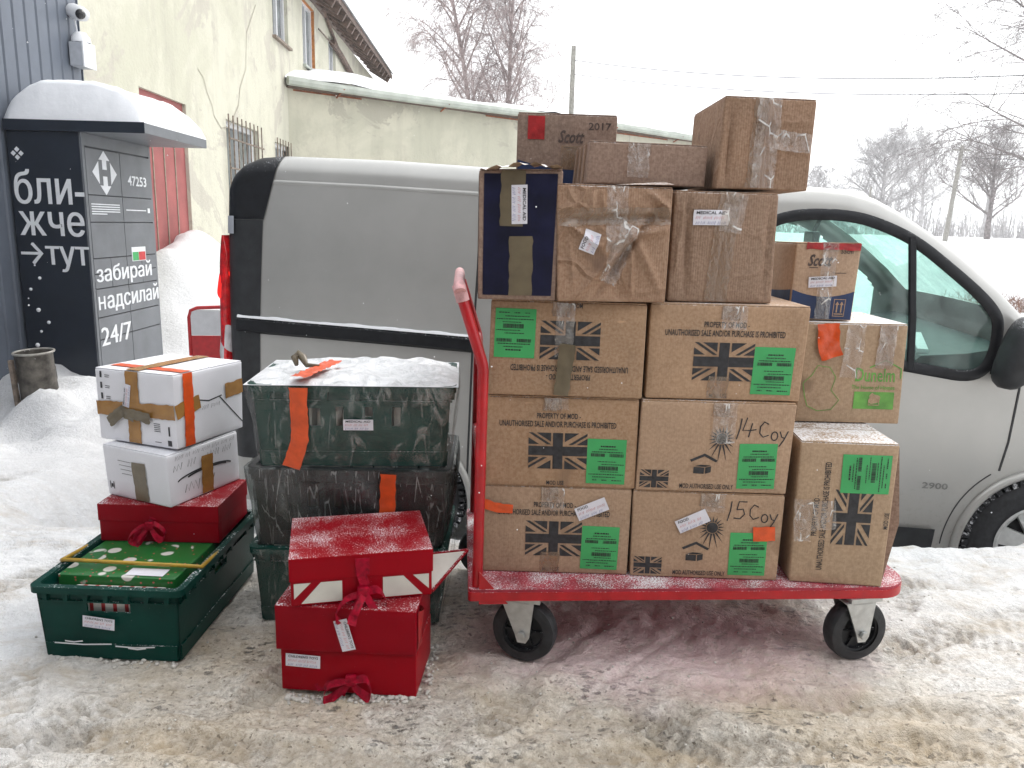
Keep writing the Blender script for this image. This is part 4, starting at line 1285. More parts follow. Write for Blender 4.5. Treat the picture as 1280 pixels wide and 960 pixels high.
# cab interior
it = MB()
it.prism([(3.0, 0.95), (3.28, 1.1), (3.42, 1.22), (3.62, 1.24), (3.8, 1.28), (3.95, 1.1), (3.95, 0.4), (3.0, 0.4)], lambda x, z, d: (x, d, z), 0.12, VWID - 0.12)
it.build('dashboard', 'interior', van)
it = MB(); it.tube([(3.24 + 0.13 * 0.45 * math.cos(a), 1.42 + 0.19 * math.sin(a), 1.26 + 0.17 * math.cos(a)) for a in np.linspace(0, 2 * math.pi, 25)], 0.014, 8, False)
it.bar((3.24, 1.25, 1.26), (3.24, 1.59, 1.26), 0.03); it.bar((3.24, 1.42, 1.26), (3.45, 1.42, 1.12), 0.05)
it.build('steering_wheel', 'interior', van, True, 50)
for y in (0.45, 1.42):
    st = empty('seat', (0, 0, 0)); st.parent = van
    MB().box(2.62, 3.05, y - 0.24, y + 0.24, 0.85, 1.0, 0.04).build('cushion', 'interior', st, True, 40)
    q = MB(); q.prism([(2.58, 0.95), (2.72, 0.95), (2.62, 1.5), (2.52, 1.5)], lambda x, z, d: (x, d, z), y - 0.23, y + 0.23); q.build('backrest', 'interior', st)
    MB().box(2.5, 2.6, y - 0.13, y + 0.13, 1.52, 1.7, 0.03).build('headrest', 'interior', st, True, 40)
MB().box(2.38, 2.41, 0.12, VWID - 0.12, 0.35, 1.9).build('bulkhead', 'interior', van)
q = MB(); q.box(3.02, 3.06, 0.83, 1.07, 1.72, 1.79, 0.01); q.bar((3.05, 0.95, 1.79), (3.09, 0.95, 1.90), 0.02)
q.build('rear_view_mirror', 'black_plastic', van)
q = MB(); q.tube([(3.07, 0.97, 1.72), (3.07, 0.97, 1.66), (3.06, 0.96, 1.62), (3.07, 0.97, 1.55)], [0.004, 0.025, 0.02, 0.006], 8); q.build('hanging_ornament', 'black_plastic', van)
q = MB(); q.bar((3.45, 0.2, 1.232), (3.6, 0.75, 1.25), 0.05, 0.02); q.build('paper_on_dashboard', 'white_plastic', van)
# wheels
def van_wheel(cx, cz):
    wh = empty('wheel', (cx, 0.0, cz)); wh.parent = van
    ty = MB()
    ty.lathe([(0.2, 0.035), (0.215, 0.03), (0.27, 0.022), (0.31, 0.03), (0.328, 0.05), (0.334, 0.08), (0.334, 0.2), (0.32, 0.24), (0.2, 0.245)], (0, 0, 0), (0, 1, 0), 72)
    ty.build('tyre', 'rubber', wh, True, 40)
    tb = MB()
    for k in range(56):
        a = 2 * math.pi * k / 56
        for row, (y0, y1, da) in enumerate(((0.03, 0.085, 0), (0.095, 0.15, 0.05), (0.16, 0.225, 0.0))):
            b = a + da
            def P(r_, t_, y): return (r_ * math.cos(b + t_), y, r_ * math.sin(b + t_))
            sk = 0.02
            ri = 0.318 if row == 0 else 0.326
            vs = [P(r_, t_ + (sk if y == y1 else -sk) * (1 if row % 2 else -1), y) for r_ in (ri, 0.347) for t_ in (-0.036, 0.036) for y in (y0, y1)]
            tb.add(vs, [(0, 1, 3, 2), (4, 6, 7, 5), (0, 4, 5, 1), (2, 3, 7, 6), (0, 2, 6, 4), (1, 5, 7, 3)])
    o = tb.build('tread_blocks', 'tread', wh)
    o['kind'] = 'stuff'
    rm = MB()
    rm.lathe([(0.205, 0.03), (0.195, 0.024), (0.18, 0.035), (0.165, 0.07)], (0, 0, 0), (0, 1, 0), 48)
    rm.build('rim', 'hubcap', wh, True, 40)
    dk = MB(); dk.lathe([(0.19, 0.085), (0.0, 0.085)], (0, 0, 0), (0, 1, 0), 32); dk.build('brake_disc', 'rubber', wh)
    for k in range(7):
        a = 2 * math.pi * k / 7 + 0.2
        q = MB()
        ca, sa = math.cos(a), math.sin(a)
        q.prism([(0.03, -0.03), (0.185, -0.045), (0.185, 0.045), (0.03, 0.03)], lambda x, y, d: (x * ca - y * sa, d, x * sa + y * ca), 0.03, 0.06)
        q.build('spoke', 'hubcap', wh)
    q = MB(); q.lathe([(0.055, 0.045), (0.05, 0.02), (0.0, 0.016)], (0, 0, 0), (0, 1, 0), 20); q.build('hub', 'hubcap', wh, True, 40)
van_wheel(*FW); van_wheel(*RW)

# ================================================================ TROLLEY
TY = R(4.0)
DZ = 0.24                          # deck height
tro = empty('platform_trolley', (-0.105, 1.945, 0), TY, 'red steel platform trolley with upright handle at its left end', 'trolley')
TL, TD = 1.275, 0.62
def rrect(x0, x1, y0, y1, rl_, rr_, n=8):
    P = []
    for cx, cy, r_, a0_, a1_ in ((x0 + rl_, y0 + rl_, rl_, 180, 270), (x1 - rr_, y0 + rr_, rr_, 270, 360), (x1 - rr_, y1 - rr_, rr_, 0, 90), (x0 + rl_, y1 - rl_, rl_, 90, 180)):
        P += arc(cx, cy, r_, a0_, a1_, n)
    return P
mb = MB(); mb.prism(rrect(0.002, TL - 0.002, 0.002, TD - 0.002, 0.012, 0.098), lambda x, y, d: (x, y, d), DZ - 0.0125, DZ - 0.0005)
mb.build('deck', 'deck', tro)
# angle-iron frame round the deck
out_, inn = rrect(0, TL, 0, TD, 0.012, 0.1), rrect(0.011, TL - 0.011, 0.011, TD - 0.011, 0.01, 0.088)
n = len(out_)
mb = MB()
mb.v = [(x, y, z) for z in (DZ - 0.034, DZ - 0.009) for x, y in out_] + [(x, y, z) for z in (DZ - 0.034, DZ - 0.009) for x, y in inn]
for i in range(n):
    j = (i + 1) % n
    mb.f += [(i, j, n + j, n + i), (2 * n + i, 3 * n + i, 3 * n + j, 2 * n + j), (n + i, n + j, 3 * n + j, 3 * n + i), (i, 2 * n + i, 2 * n + j, j)]
mb.build('deck_frame', 'trolley_red', tro, True, 30)
# handle: two bent uprights, cross bar with pale grip, lower cross bar
def upright(y):
    q = MB()
    P = [(0.025, y, DZ - 0.03), (0.027, y, DZ + 0.2), (0.031, y, 0.845), (0.029, y, 0.862), (0.025, y, 0.876), (-0.028, y, 1.04)]
    q.tube(P, 0.0148, 14)
    return q.build('upright', 'trolley_red', tro, True, 50)
upright(0.028); upright(TD - 0.028)
mb = MB(); mb.tube([(-0.032, 0.01, 1.052), (-0.034, 0.02, 1.065), (-0.034, TD - 0.02, 1.065), (-0.032, TD - 0.01, 1.052)], 0.0155, 14); mb.build('grip', 'grip', tro, True, 50)
mb = MB(); mb.tube([(-0.024, 0.028, 1.026), (-0.036, 0.028, 1.068)], 0.0178, 14); mb.build('grip_end', 'grip', tro, True, 50)
for zz, xx in ((0.55, 0.03), (0.86, 0.026)):
    mb = MB(); mb.tube([(xx, 0.03, zz), (xx, TD - 0.03, zz)], 0.014, 12); mb.build('cross_tube', 'trolley_red', tro, True, 50)
mb = MB(); mb.prism([(0.03, DZ - 0.045), (0.11, DZ - 0.045), (0.03, DZ + 0.05)], lambda x, z, d: (x, d, z), 0.004, 0.009); mb.build('gusset', 'trolley_red', tro)
def caster(x, y, ang):
    c_ = empty('caster', (x, y, 0), ang); c_.parent = tro
    q = MB(); q.lathe([(0.06, -0.027), (0.07, -0.027), (0.0875, -0.023), (0.0925, -0.012), (0.0925, 0.012), (0.0875, 0.023), (0.07, 0.027), (0.06, 0.027)], (0, 0, 0.0925), (0, 1, 0), 48)
    ty = q.build('tyre', 'rubber', c_, True, 40)
    q = MB()
    q.lathe([(0.062, -0.021), (0.056, -0.019), (0.054, -0.008), (0.024, -0.008), (0.022, -0.02), (0.0, -0.02)], (0, 0, 0.0925), (0, 1, 0), 32)
    q.lathe([(0.062, 0.021), (0.056, 0.019), (0.054, 0.008), (0.024, 0.008), (0.022, 0.02), (0.0, 0.02)], (0, 0, 0.0925), (0, 1, 0), 32)
    for k in range(6):
        a = k * math.pi / 3
        q.bar((0.02 * math.cos(a), -0.011, 0.0925 + 0.02 * math.sin(a)), (0.056 * math.cos(a), -0.011, 0.0925 + 0.056 * math.sin(a)), 0.008, 0.008)
    q.build('wheel_centre', 'black_plastic', c_, True, 30)
    q = MB()
    for y_ in (-0.038, 0.034):
        q.prism([(-0.02, 0.0925), (-0.012, 0.068), (0.012, 0.068), (0.022, 0.085), (0.032, 0.19), (-0.062, 0.191)], lambda x_, z_, d: (x_, d, z_), y_, y_ + 0.004)
    q.box(-0.062, 0.032, -0.038, 0.036, 0.188, 0.192)
    q.build('fork', 'zinc', c_)
    q = MB(); q.lathe([(0.012, -0.05), (0.012, -0.04)], (0, 0, 0.0925), (0, 1, 0), 6); q.lathe([(0.0, -0.0502), (0.012, -0.05)], (0, 0, 0.0925), (0, 1, 0), 6); q.build('axle_nut', 'zinc', c_)
    MB().box(-0.05, 0.05, -0.04, 0.05, 0.1925, 0.2055).build('top_plate', 'zinc', c_)
    return c_
caster(0.165, 0.055, R(-20))
caster(1.13, 0.04, R(9))
caster(0.065, TD - 0.03, R(-15))
caster(1.12, TD - 0.06, R(10))

# ================================================================ CARTONS
def bulge_fn(w_, h_, amp, seed, dents=()):
    r = random.Random(seed)
    ph = [r.uniform(0, 6.28) for _ in range(6)]
    def f(s, t):
        a, b = min(max(s / w_, 0), 1), min(max(t / h_, 0), 1)
        e = (math.sin(math.pi * a) * math.sin(math.pi * b)) ** 0.6 if 0 < a < 1 and 0 < b < 1 else 0.0
        v = amp * e * (0.55 + 0.3 * math.sin(5 * a + ph[0]) * math.sin(4 * b + ph[1]) + 0.15 * math.sin(11 * a + ph[2] + 6 * b))
        for (ds, dt, rs, rt_, dep, ang) in dents:
            ca, sa = math.cos(ang), math.sin(ang)
            x, y = s - ds * w_, t - dt * h_
            x, y = x * ca + y * sa, -x * sa + y * ca
            v += dep * math.exp(-(x / rs) ** 2 - (y / rt_) ** 2) * min(1, e * 3)
        return v
    return f

def carton_body(w_, d_, h_, amp, seed, mat, parent, dents=(), n=14, r_=0.004, dents_left=(), name='carton'):
    """rounded box built face by face on grids; front is y = -d/2, base z = 0"""
    fb = bulge_fn(w_, h_, amp, seed, dents)
    lb = bulge_fn(d_, h_, amp, seed + 1, dents_left)
    tb_ = bulge_fn(w_, d_, amp, seed + 2)
    def lin(L):
        k = [0, r_ * 0.35, r_, ] + list(np.linspace(0, L, n + 1)[1:-1]) + [L - r_, L - r_ * 0.35, L]
        return sorted(k)
    mb = MB()
    def face(fn, A, B, bf, nrm):
        la, lb_ = lin(A), lin(B)
        vs = []
        for b in lb_:
            for a in la:
                p = Vector(fn(a, b))
                # round the arris
                q = Vector((min(max(p.x, -w_ / 2 + r_), w_ / 2 - r_), min(max(p.y, -d_ / 2 + r_), d_ / 2 - r_), min(max(p.z, r_), h_ - r_)))
                dv = p - q
                if dv.length > 1e-9:
                    p = q + dv.normalized() * r_
                vs.append(p + Vector(nrm) * bf(a, b))
        m_ = len(la)
        mb.add(vs, [(j * m_ + i, j * m_ + i + 1, (j + 1) * m_ + i + 1, (j + 1) * m_ + i) for j in range(len(lb_) - 1) for i in range(m_ - 1)])
    z0 = lambda s, t: 0.0
    face(lambda a, b: (-w_ / 2 + a, -d_ / 2, b), w_, h_, fb, (0, -1, 0))
    face(lambda a, b: (w_ / 2 - a, d_ / 2, b), w_, h_, z0, (0, 1, 0))
    face(lambda a, b: (-w_ / 2, d_ / 2 - a, b), d_, h_, lb, (-1, 0, 0))
    face(lambda a, b: (w_ / 2, -d_ / 2 + a, b), d_, h_, lb, (1, 0, 0))
    face(lambda a, b: (-w_ / 2 + a, -d_ / 2 + b, h_), w_, d_, z0, (0, 0, 1))
    face(lambda a, b: (-w_ / 2 + a, d_ / 2 - b, 0), w_, d_, z0, (0, 0, -1))
    me = bpy.data.meshes.new(name)
    me.from_pydata(mb.v, [], mb.f)
    bm = bmesh.new(); bm.from_mesh(me)
    bmesh.ops.remove_doubles(bm, verts=bm.verts, dist=0.0004)
    bmesh.ops.recalc_face_normals(bm, faces=bm.faces)
    bm.to_mesh(me); bm.free()
    me.materials.append(M[mat])
    me.polygons.foreach_set('use_smooth', [True] * len(me.polygons))
    me.set_sharp_from_angle(angle=R(40))
    o = link(bpy.data.objects.new(name, me), parent)
    front = Face((-w_ / 2, -d_ / 2, 0), (1, 0, 0), (0, 0, 1), (0, -1, 0), fb)
    left = Face((-w_ / 2, d_ / 2, 0), (0, -1, 0), (0, 0, 1), (-1, 0, 0), lb)
    right = Face((w_ / 2, -d_ / 2, 0), (0, 1, 0), (0, 0, 1), (1, 0, 0), lb)
    top = Face((-w_ / 2, -d_ / 2, h_), (1, 0, 0), (0, 1, 0), (0, 0, 1))
    return o, front, left, right, top

WARPS = []
def carton(name, x, y, z, yaw, w_, d_, h_, label, group, mat='card', amp=0.002, seed=1, dents=(), flaps=True, cat='box', tilt=(0, 0), n=14):
    o = empty(name, (x, y, z + 0.0008), R(yaw), label, cat, group)
    o.rotation_euler = (R(tilt[0]), R(tilt[1]), R(yaw))
    hb = h_ - (0.004 if flaps else 0)
    b, fr_, le, ri, tp = carton_body(w_, d_, hb, amp, seed, mat, o, dents, n)
    WARPS.append((o, w_, d_, h_, 0.006 if group == MG else 0.009, seed))
    if flaps:
        for s_ in (-1, 1):
            y0, y1 = (-d_ / 2 + 0.002, -0.002) if s_ < 0 else (0.002, d_ / 2 - 0.002)
            MB().box(-w_ / 2 + 0.002, w_ / 2 - 0.002, y0, y1, hb + 0.0003, h_ - 0.0006, 0.001).build('top_flap', mat, o)
        tp = Face((-w_ / 2, -d_ / 2, h_ - 0.0006), (1, 0, 0), (0, 1, 0), (0, 0, 1))
    return o, fr_, le, ri, tp

def warp(o, w_, d_, h_, amp, seed):
    """cartons are never square: shift each corner a little and carry every part along"""
    r = random.Random(seed * 13 + 5)
    J = {}
    for a in (0, 1):
        for b in (0, 1):
            for c in (0, 1):
                J[(a, b, c)] = Vector((r.uniform(-1, 1), r.uniform(-1, 1) * 0.6, -abs(r.uniform(0, 0.7)) * c)) * amp
    def mv(p):
        a, b, c = p[0] / w_ + 0.5, p[1] / d_ + 0.5, p[2] / h_
        v = Vector((0, 0, 0))
        for (i, j, k), q in J.items():
            v += q * ((a if i else 1 - a) * (b if j else 1 - b) * (c if k else 1 - c))
        return v
    def go(x):
        for ch in x.children:
            if ch.type == 'MESH':
                for q in ch.data.vertices:
                    q.co += mv(q.co)
            go(ch)
    go(o)
    sag = None

def tape(fn, pts, wd, mat, parent, off=0.0018, wig=0.0012, name='packing_tape', seed=0, nw=5):
    """tape laid along pts (s, t) on a face, with a few creases"""
    r = random.Random(seed + 11)
    P = []
    for (a, b), (c, d) in zip(pts[:-1], pts[1:]):
        k = max(2, int(math.hypot(c - a, d - b) / 0.012))
        P += [(a + (c - a) * i / k, b + (d - b) * i / k) for i in range(k)]
    P.append(pts[-1])
    q = MB()
    vs = []
    for i, (x, y) in enumerate(P):
        a, b = P[max(0, i - 1)], P[min(len(P) - 1, i + 1)]
        dx, dy = b[0] - a[0], b[1] - a[1]
        l = math.hypot(dx, dy) or 1
        for k in range(nw + 1):
            e = (k / nw - 0.5) * wd + (r.uniform(-1, 1) * 0.002 if k in (0, nw) else 0)
            vs.append(fn(x - dy / l * e, y + dx / l * e, off + wig * r.random()))
    q.add(vs, [(i * (nw + 1) + k, i * (nw + 1) + k + 1, (i + 1) * (nw + 1) + k + 1, (i + 1) * (nw + 1) + k) for i in range(len(P) - 1) for k in range(nw)])
    return q.build(name, mat, parent, True)

def flag(mb, fn, s0, t0, W, Hh, off=0.0012):
    rect = lambda a, b, c, d: [(a, b), (c, b), (c, d), (a, d)]
    cw, gap = 0.13 * Hh, 0.05 * Hh           # half width of the cross, gap beside it
    cx, cy = W / 2, Hh / 2
    P = [rect(cx - cw, 0, cx + cw, Hh), rect(0, cy - cw, cx - cw, cy + cw), rect(cx + cw, cy - cw, W, cy + cw)]
    L = math.hypot(W, Hh)
    for qx in (0, 1):
        for qy in (0, 1):
            q = rect(0 if not qx else cx + cw + gap, 0 if not qy else cy + cw + gap, cx - cw - gap if not qx else W, cy - cw - gap if not qy else Hh)
            if qx == qy:
                a, b, c = -Hh / L, W / L, 0.0
            else:
                a, b, c = Hh / L, W / L, -Hh * W / L
            sg = 1 if (qx == 0) else -1
            for lo, hi in ((0.115 * Hh, None), (None, -0.115 * Hh), (0.0 if sg > 0 else -0.06 * Hh, 0.06 * Hh if sg > 0 else 0.0)):
                k = q
                if lo is not None: k = clip(k, a, b, c - lo)
                if hi is not None and len(k) > 2: k = clip(k, -a, -b, -c + hi)
                if len(k) > 2: P.append(k)
    for k in P:
        put_poly(mb, fn, [(s0 + x, t0 + y) for x, y in k], off)

_lbl_print = None
def green_label(fn, s0, t0, W, Hh, parent, flip=False, seed=0):
    f0, a_ = fn, R(random.Random(seed * 3 + 1).uniform(-1.6, 1.6))
    ca_, sa_, mx_, my_ = math.cos(a_), math.sin(a_), s0 + W / 2, t0 + Hh / 2
    fn = lambda s_, t_, off=0: f0(mx_ + (s_ - mx_) * ca_ - (t_ - my_) * sa_, my_ + (s_ - mx_) * sa_ + (t_ - my_) * ca_, off)
    q = MB(); put_rect(q, fn, s0, t0, s0 + W, t0 + Hh, 0.0016, 4, 4)
    lb = q.build('green_label', 'green_label', parent)
    g = (lambda s, t, off=0: fn(s0 + W - s, t0 + Hh - t, off)) if flip else (lambda s, t, off=0: fn(s0 + s, t0 + t, off))
    r = random.Random(40 + seed)
    p = MB()
    def line(t_, a, b, hh):
        x = a
        while x < b:
            l = r.uniform(0.02, 0.07)
            put_rect(p, g, x * W, (t_ - hh / 2) * Hh, min(x + l, b) * W, (t_ + hh / 2) * Hh, 0.0026)
            x += l + 0.012
    for t_, a, b, hh in ((0.84, 0.34, 0.72, 0.03), (0.775, 0.3, 0.78, 0.018), (0.715, 0.12, 0.92, 0.018), (0.5, 0.28, 0.76, 0.016), (0.44, 0.38, 0.96, 0.016), (0.275, 0.36, 0.82, 0.014), (0.215, 0.06, 0.96, 0.018), (0.155, 0.16, 0.76, 0.018), (0.085, 0.16, 0.28, 0.02), (0.085, 0.4, 0.54, 0.02), (0.085, 0.66, 0.92, 0.02)):
        line(t_, a, b, hh)
    def code(a, b, t0_, t1_):
        x = a
        while x < b:
            l = r.choice((0.008, 0.014, 0.02))
            put_rect(p, g, x * W, t0_ * Hh, (x + l) * W, t1_ * Hh, 0.0026)
            x += l + r.choice((0.008, 0.012))
    code(0.1, 0.45, 0.61, 0.68); code(0.58, 0.94, 0.61, 0.68); code(0.3, 0.8, 0.31, 0.4)
    p.build('label_print', 'ink', lb)
    return lb

def paper_label(fn, cs, ct, W, Hh, ang, parent, words, seed=0):
    g0 = fn.rot(cs, ct, ang) if isinstance(fn, Face) else fn
    g = lambda s, t, off=0: g0(s - W / 2, t - Hh / 2, off)
    q = MB(); put_rect(q, g, 0, 0, W, Hh, 0.0042, 8, 4)
    lb = q.build('paper_label', 'paper', parent)
    n = len(words)
    for i, (wd, mt) in enumerate(words):
        p = MB()
        t_ = Hh * (1 - (i + 0.55) / n)
        hh = Hh / n * 0.62
        if wd:
            put_text(p, g, wd, W * 0.08 if n > 1 else W * 0.1, t_, width=min(W * 0.86, hh * 0.95 * len(wd)), height=hh, off=0.0052, left=True, shear=0.12, bold=0.012)
        else:
            scribble(p, g, W * 0.07, W * 0.93, t_, hh * 1.05, max(0.0011, hh * 0.14), seed * 7 + i, 0.0052)
        p.build('handwriting', mt, lb)
    return lb
MED = [('MEDICAL AID', 'ink'), (None, 'pen_red'), (None, 'pen_blue')]
FOOD = [('FOOD', 'ink'), (None, 'pen_red'), (None, 'pen_blue')]
TOYS = [("CHILDREN'S TOYS", 'ink'), (None, 'pen_red'), (None, 'pen_blue')]

MG = 'printed ration cartons on the trolley'
# ---- seven printed ration cartons
MW, MH, MD = 0.42, 0.2626, 0.40
MG = 'printed ration cartons on the trolley'
def std_print(fn, o, W=MW, Hh=MH):
    p = MB(); put_text(p, fn, 'PROPERTY OF MOD -', 0.485 * W, 0.79 * Hh, width=0.285 * W, height=0.06 * Hh, bold=0.012); p.build('lettering', 'ink', o)
    p = MB(); put_text(p, fn, 'UNAUTHORISED SALE AND/OR PURCHASE IS PROHIBITED', 0.48 * W, 0.70 * Hh, width=0.76 * W, height=0.065 * Hh, bold=0.012); p.build('lettering', 'ink', o)
    p = MB(); put_text(p, fn, 'MOD USE', 0.47 * W, 0.045 * Hh, width=0.115 * W, height=0.05 * Hh, bold=0.012)
    p.build('lettering', 'ink', o)
    p = MB(); flag(p, fn, 0.29 * W, 0.205 * Hh, 0.385 * W, 0.40 * Hh); p.build('flag_print', 'ink', o)
def sun_print(fn, o, W=MW, Hh=MH):
    p = MB()
    flag(p, fn, 0.02 * W, 0.035 * Hh, 0.19 * W, 0.2 * Hh)
    p.build('flag_print', 'ink', o)
    p = MB(); put_text(p, fn, 'MOD AUTHORISED USE ONLY', 0.465 * W, 0.065 * Hh, width=0.355 * W, height=0.055 * Hh, bold=0.012); p.build('lettering', 'ink', o)
    p = MB()
    cx, cy = 0.535 * W, 0.60 * Hh
    put_poly(p, fn, arc(cx, cy, 0.016, 0, 360, 20)[:-1])
    for k in range(18):
        a = 2 * math.pi * k / 18 + 0.1
        dn = max(0, -math.sin(a))
        l = 0.036 + 0.038 * dn ** 3
        ca, sa = math.cos(a), math.sin(a)
        put_poly(p, fn, [(cx + ca * 0.018 - sa * 0.0026, cy + sa * 0.018 + ca * 0.0026), (cx + ca * 0.018 + sa * 0.0026, cy + sa * 0.018 - ca * 0.0026), (cx + ca * l, cy + sa * l)])
    put_poly(p, fn, [(0.342 * W, 0.36 * Hh), (0.35 * W, 0.335 * Hh), (0.435 * W, 0.40 * Hh), (0.435 * W, 0.432 * Hh)])
    put_poly(p, fn, [(0.435 * W, 0.432 * Hh), (0.435 * W, 0.40 * Hh), (0.515 * W, 0.335 * Hh), (0.522 * W, 0.36 * Hh)])
    for pl in ([(0.37, 0.21), (0.44, 0.205), (0.44, 0.275), (0.37, 0.28)], [(0.447, 0.205), (0.485, 0.225), (0.485, 0.292), (0.447, 0.275)], [(0.375, 0.288), (0.445, 0.283), (0.485, 0.30), (0.415, 0.306)]):
        put_poly(p, fn, [(a * W, b * Hh) for a, b in pl])
    p.build('storage_symbol', 'ink', o)
def coy(fn, o, digits):
    p = MB()
    w_ = 0.0032
    k = lambda pts: put_stroke(p, fn, [(0.63 * MW + a * 0.125, (0.60 if digits == '14' else 0.685) * MH + b * 0.062) for a, b in pts], w_)
    k([(0.0, 0.0), (0.06, 0.5), (0.08, 0.95)])
    if digits == '14':
        k([(0.2, 1.0), (0.12, 0.4), (0.3, 0.42), (0.42, 0.46)]); k([(0.32, 0.75), (0.26, 0.1)])
    else:
        k([(0.42, 0.95), (0.24, 0.95), (0.2, 0.55)]); k([(0.2, 0.55), (0.34, 0.6), (0.38, 0.35), (0.28, 0.12), (0.14, 0.15)])
    k([(0.68, 0.72), (0.58, 0.82), (0.5, 0.6), (0.5, 0.3), (0.58, 0.12), (0.7, 0.22)])
    k([(a, b) for a, b in arc(0.83, 0.18, 0.07, 90, 450, 12, 0.2)])
    k([(0.94, 0.4), (0.99, 0.14), (1.05, 0.1)]); k([(1.12, 0.42), (1.04, 0.0), (0.95, -0.3)])
    p.build('marker_writing', 'ink', o)
fl = {(0, 0): (-0.0704, 2.0628), (0, 1): (-0.0667, 2.0586), (0, 2): (-0.0622, 2.0463), (1, 2): (0.3722, 2.0576), (1, 1): (0.3581, 2.0488), (1, 0): (0.355, 2.0546)}
rot_map = lambda fn, W, Hh: (lambda s, t, off=0: fn(W - s, Hh - t, off))
names = {
    (0, 0): 'brown flag-printed carton with tilted white label, bottom left of the trolley load',
    (0, 1): 'brown flag-printed carton in the middle of the left column on the trolley',
    (0, 2): 'brown carton printed upside down with green sticker at its upper left',
    (1, 2): 'brown flag-printed carton on top of the sunburst cartons',
    (1, 1): 'brown carton with sunburst symbol and handwritten 14 Coy',
    (1, 0): 'brown carton with sunburst symbol, orange patch and handwritten 15 Coy'}
yaws = {(0, 0): -0.5, (0, 1): -0.8, (0, 2): -1.0, (1, 2): -0.3, (1, 1): -0.6, (1, 0): -1.2}
for (c_, r_), (x, y) in fl.items():
    z = DZ + MH * r_
    o, fn, le, ri, tp = carton('ration_carton', x + MW / 2, y + MD / 2, z, yaws[(c_, r_)], MW, MD, MH, names[(c_, r_)], MG, 'card', 0.0035, 10 + c_ * 3 + r_)
    if c_ == 0:
        g = fn if r_ < 2 else Face(fn(MW, MH), (-1, 0, 0), (0, 0, -1), (0, -1, 0), (lambda b: (lambda s, t: b(MW - s, MH - t)))(fn.b))
        if r_ == 2:
            g.o = Vector((MW / 2, -MD / 2, MH))
        std_print(g, o)
        if r_ < 2:
            green_label(fn, 0.675 * MW, (0.05 if r_ else 0.06) * MH, 0.255 * MW, 0.5 * MH, o, seed=r_)
        else:
            green_label(fn, 0.03 * MW, 0.4 * MH, 0.262 * MW, 0.51 * MH, o, True, seed=2)
    elif r_ == 2:
        std_print(fn, o); green_label(fn, 0.675 * MW, 0.07 * MH, 0.26 * MW, 0.5 * MH, o, seed=5)
    else:
        sun_print(fn, o); coy(fn, o, '14' if r_ == 1 else '15')
        green_label(fn, 0.66 * MW, 0.055 * MH, 0.25 * MW, 0.5 * MH, o, seed=6 + r_)
    # tape over the flap seam, end stuck down the front
    tw = 0.065
    cx = {(0, 0): 0.47, (0, 1): 0.47, (0, 2): 0.48, (1, 2): 0.53, (1, 1): 0.54, (1, 0): 0.53}[(c_, r_)] * MW
    low = {(0, 0): 0.72, (0, 1): 0.86, (0, 2): 0.42, (1, 2): 0.74, (1, 1): 0.55, (1, 0): 0.78}[(c_, r_)] * MH
    tape(fn, [(cx, MH - 0.004), (cx, low)], tw if (c_, r_) != (0, 2) else 0.05, 'clear_tape', o, 0.0022, 0.0035 if low < 0.6 * MH else 0.0022, 'clear_tape', c_ * 3 + r_)
    tape(fn, [(cx - 0.01, MH - 0.004), (cx - 0.012, 0.84 * MH)], 0.05, 'tan_tape', o, 0.0019, 0.0008, 'tan_tape', c_ * 3 + r_)
    if (c_, r_) == (0, 2):
        tape(fn, [(0.505 * MW, 0.56 * MH), (0.49 * MW, 0.3 * MH), (0.475 * MW, 0.015 * MH)], 0.042, 'khaki_tape', o, 0.005, 0.004, 'crumpled_tape', 5)
    if (c_, r_) in ((1, 2), (0, 0)):
        tape(fn, [(0.46 * MW, 0.25 * MH), (0.46 * MW, 0.004)], 0.055, 'tan_tape', o, 0.0019, 0.0008, 'tan_tape', 9)
    if (c_, r_) == (0, 0):
        paper_label(fn, 0.735 * MW, 0.76 * MH, 0.092, 0.04, R(24), o, FOOD, 1)
        q = tape(fn, [(0.0, 0.79 * MH), (0.1 * MW, 0.745 * MH), (0.2 * MW, 0.73 * MH)], 0.027, 'orange', o, 0.004, 0.003, 'orange_tape', 3)
    if (c_, r_) == (1, 0):
        paper_label(fn, 0.40 * MW, 0.67 * MH, 0.092, 0.04, R(27), o, FOOD, 2)
        tape(fn, [(0.81 * MW, 0.54 * MH), (0.955 * MW, 0.56 * MH)], 0.045, 'orange', o, 0.0034, 0.001, 'orange_tape', 4)

# the seventh stands on end at the right
TW, TH, TDp = 0.256, 0.42, 0.30
o, fn, le, ri, tp = carton('ration_carton', 0.946, 2.19, DZ, -4.6, TW, TDp, TH, 'brown flag-printed carton standing on end at the right edge of the trolley', MG, 'card_snow', 0.004, 31)
turned = Face((TW / 2, -TDp / 2, 0), (0, 0, 1), (-1, 0, 0), (0, -1, 0), (lambda b: (lambda s, t: b(TW - t, s)))(fn.b))
std_print(turned, o, TH, TW)
green_label(turned, 0.655 * TH, 0.06 * TW, 0.265 * TH, 0.5 * TW, o, seed=12)
tape(fn, [(0.0, 0.47 * TH), (0.42 * TW, 0.50 * TH)], 0.085, 'clear_tape', o, 0.003, 0.004, 'clear_tape', 21)
tape(fn, [(0.06 * TW, 0.6 * TH), (0.09 * TW, 0.3 * TH)], 0.045, 'clear_tape', o, 0.0034, 0.005, 'clear_tape', 22)
q = MB()
for s_, t_ in ((0, 0),):
    q.add([(TW / 2 + 0.003, -TDp / 2 + 0.01, TH - 0.01), (TW / 2 + 0.03, -TDp / 2 + 0.012, TH * 0.45), (TW / 2 + 0.003, -TDp / 2 + 0.01, 0.01), (TW / 2 + 0.003, 0.0, TH - 0.01), (TW / 2 + 0.03, 0.0, TH * 0.45), (TW / 2 + 0.003, 0.0, 0.01)],
          [(0, 1, 4, 3), (1, 2, 5, 4), (0, 1, 2)])
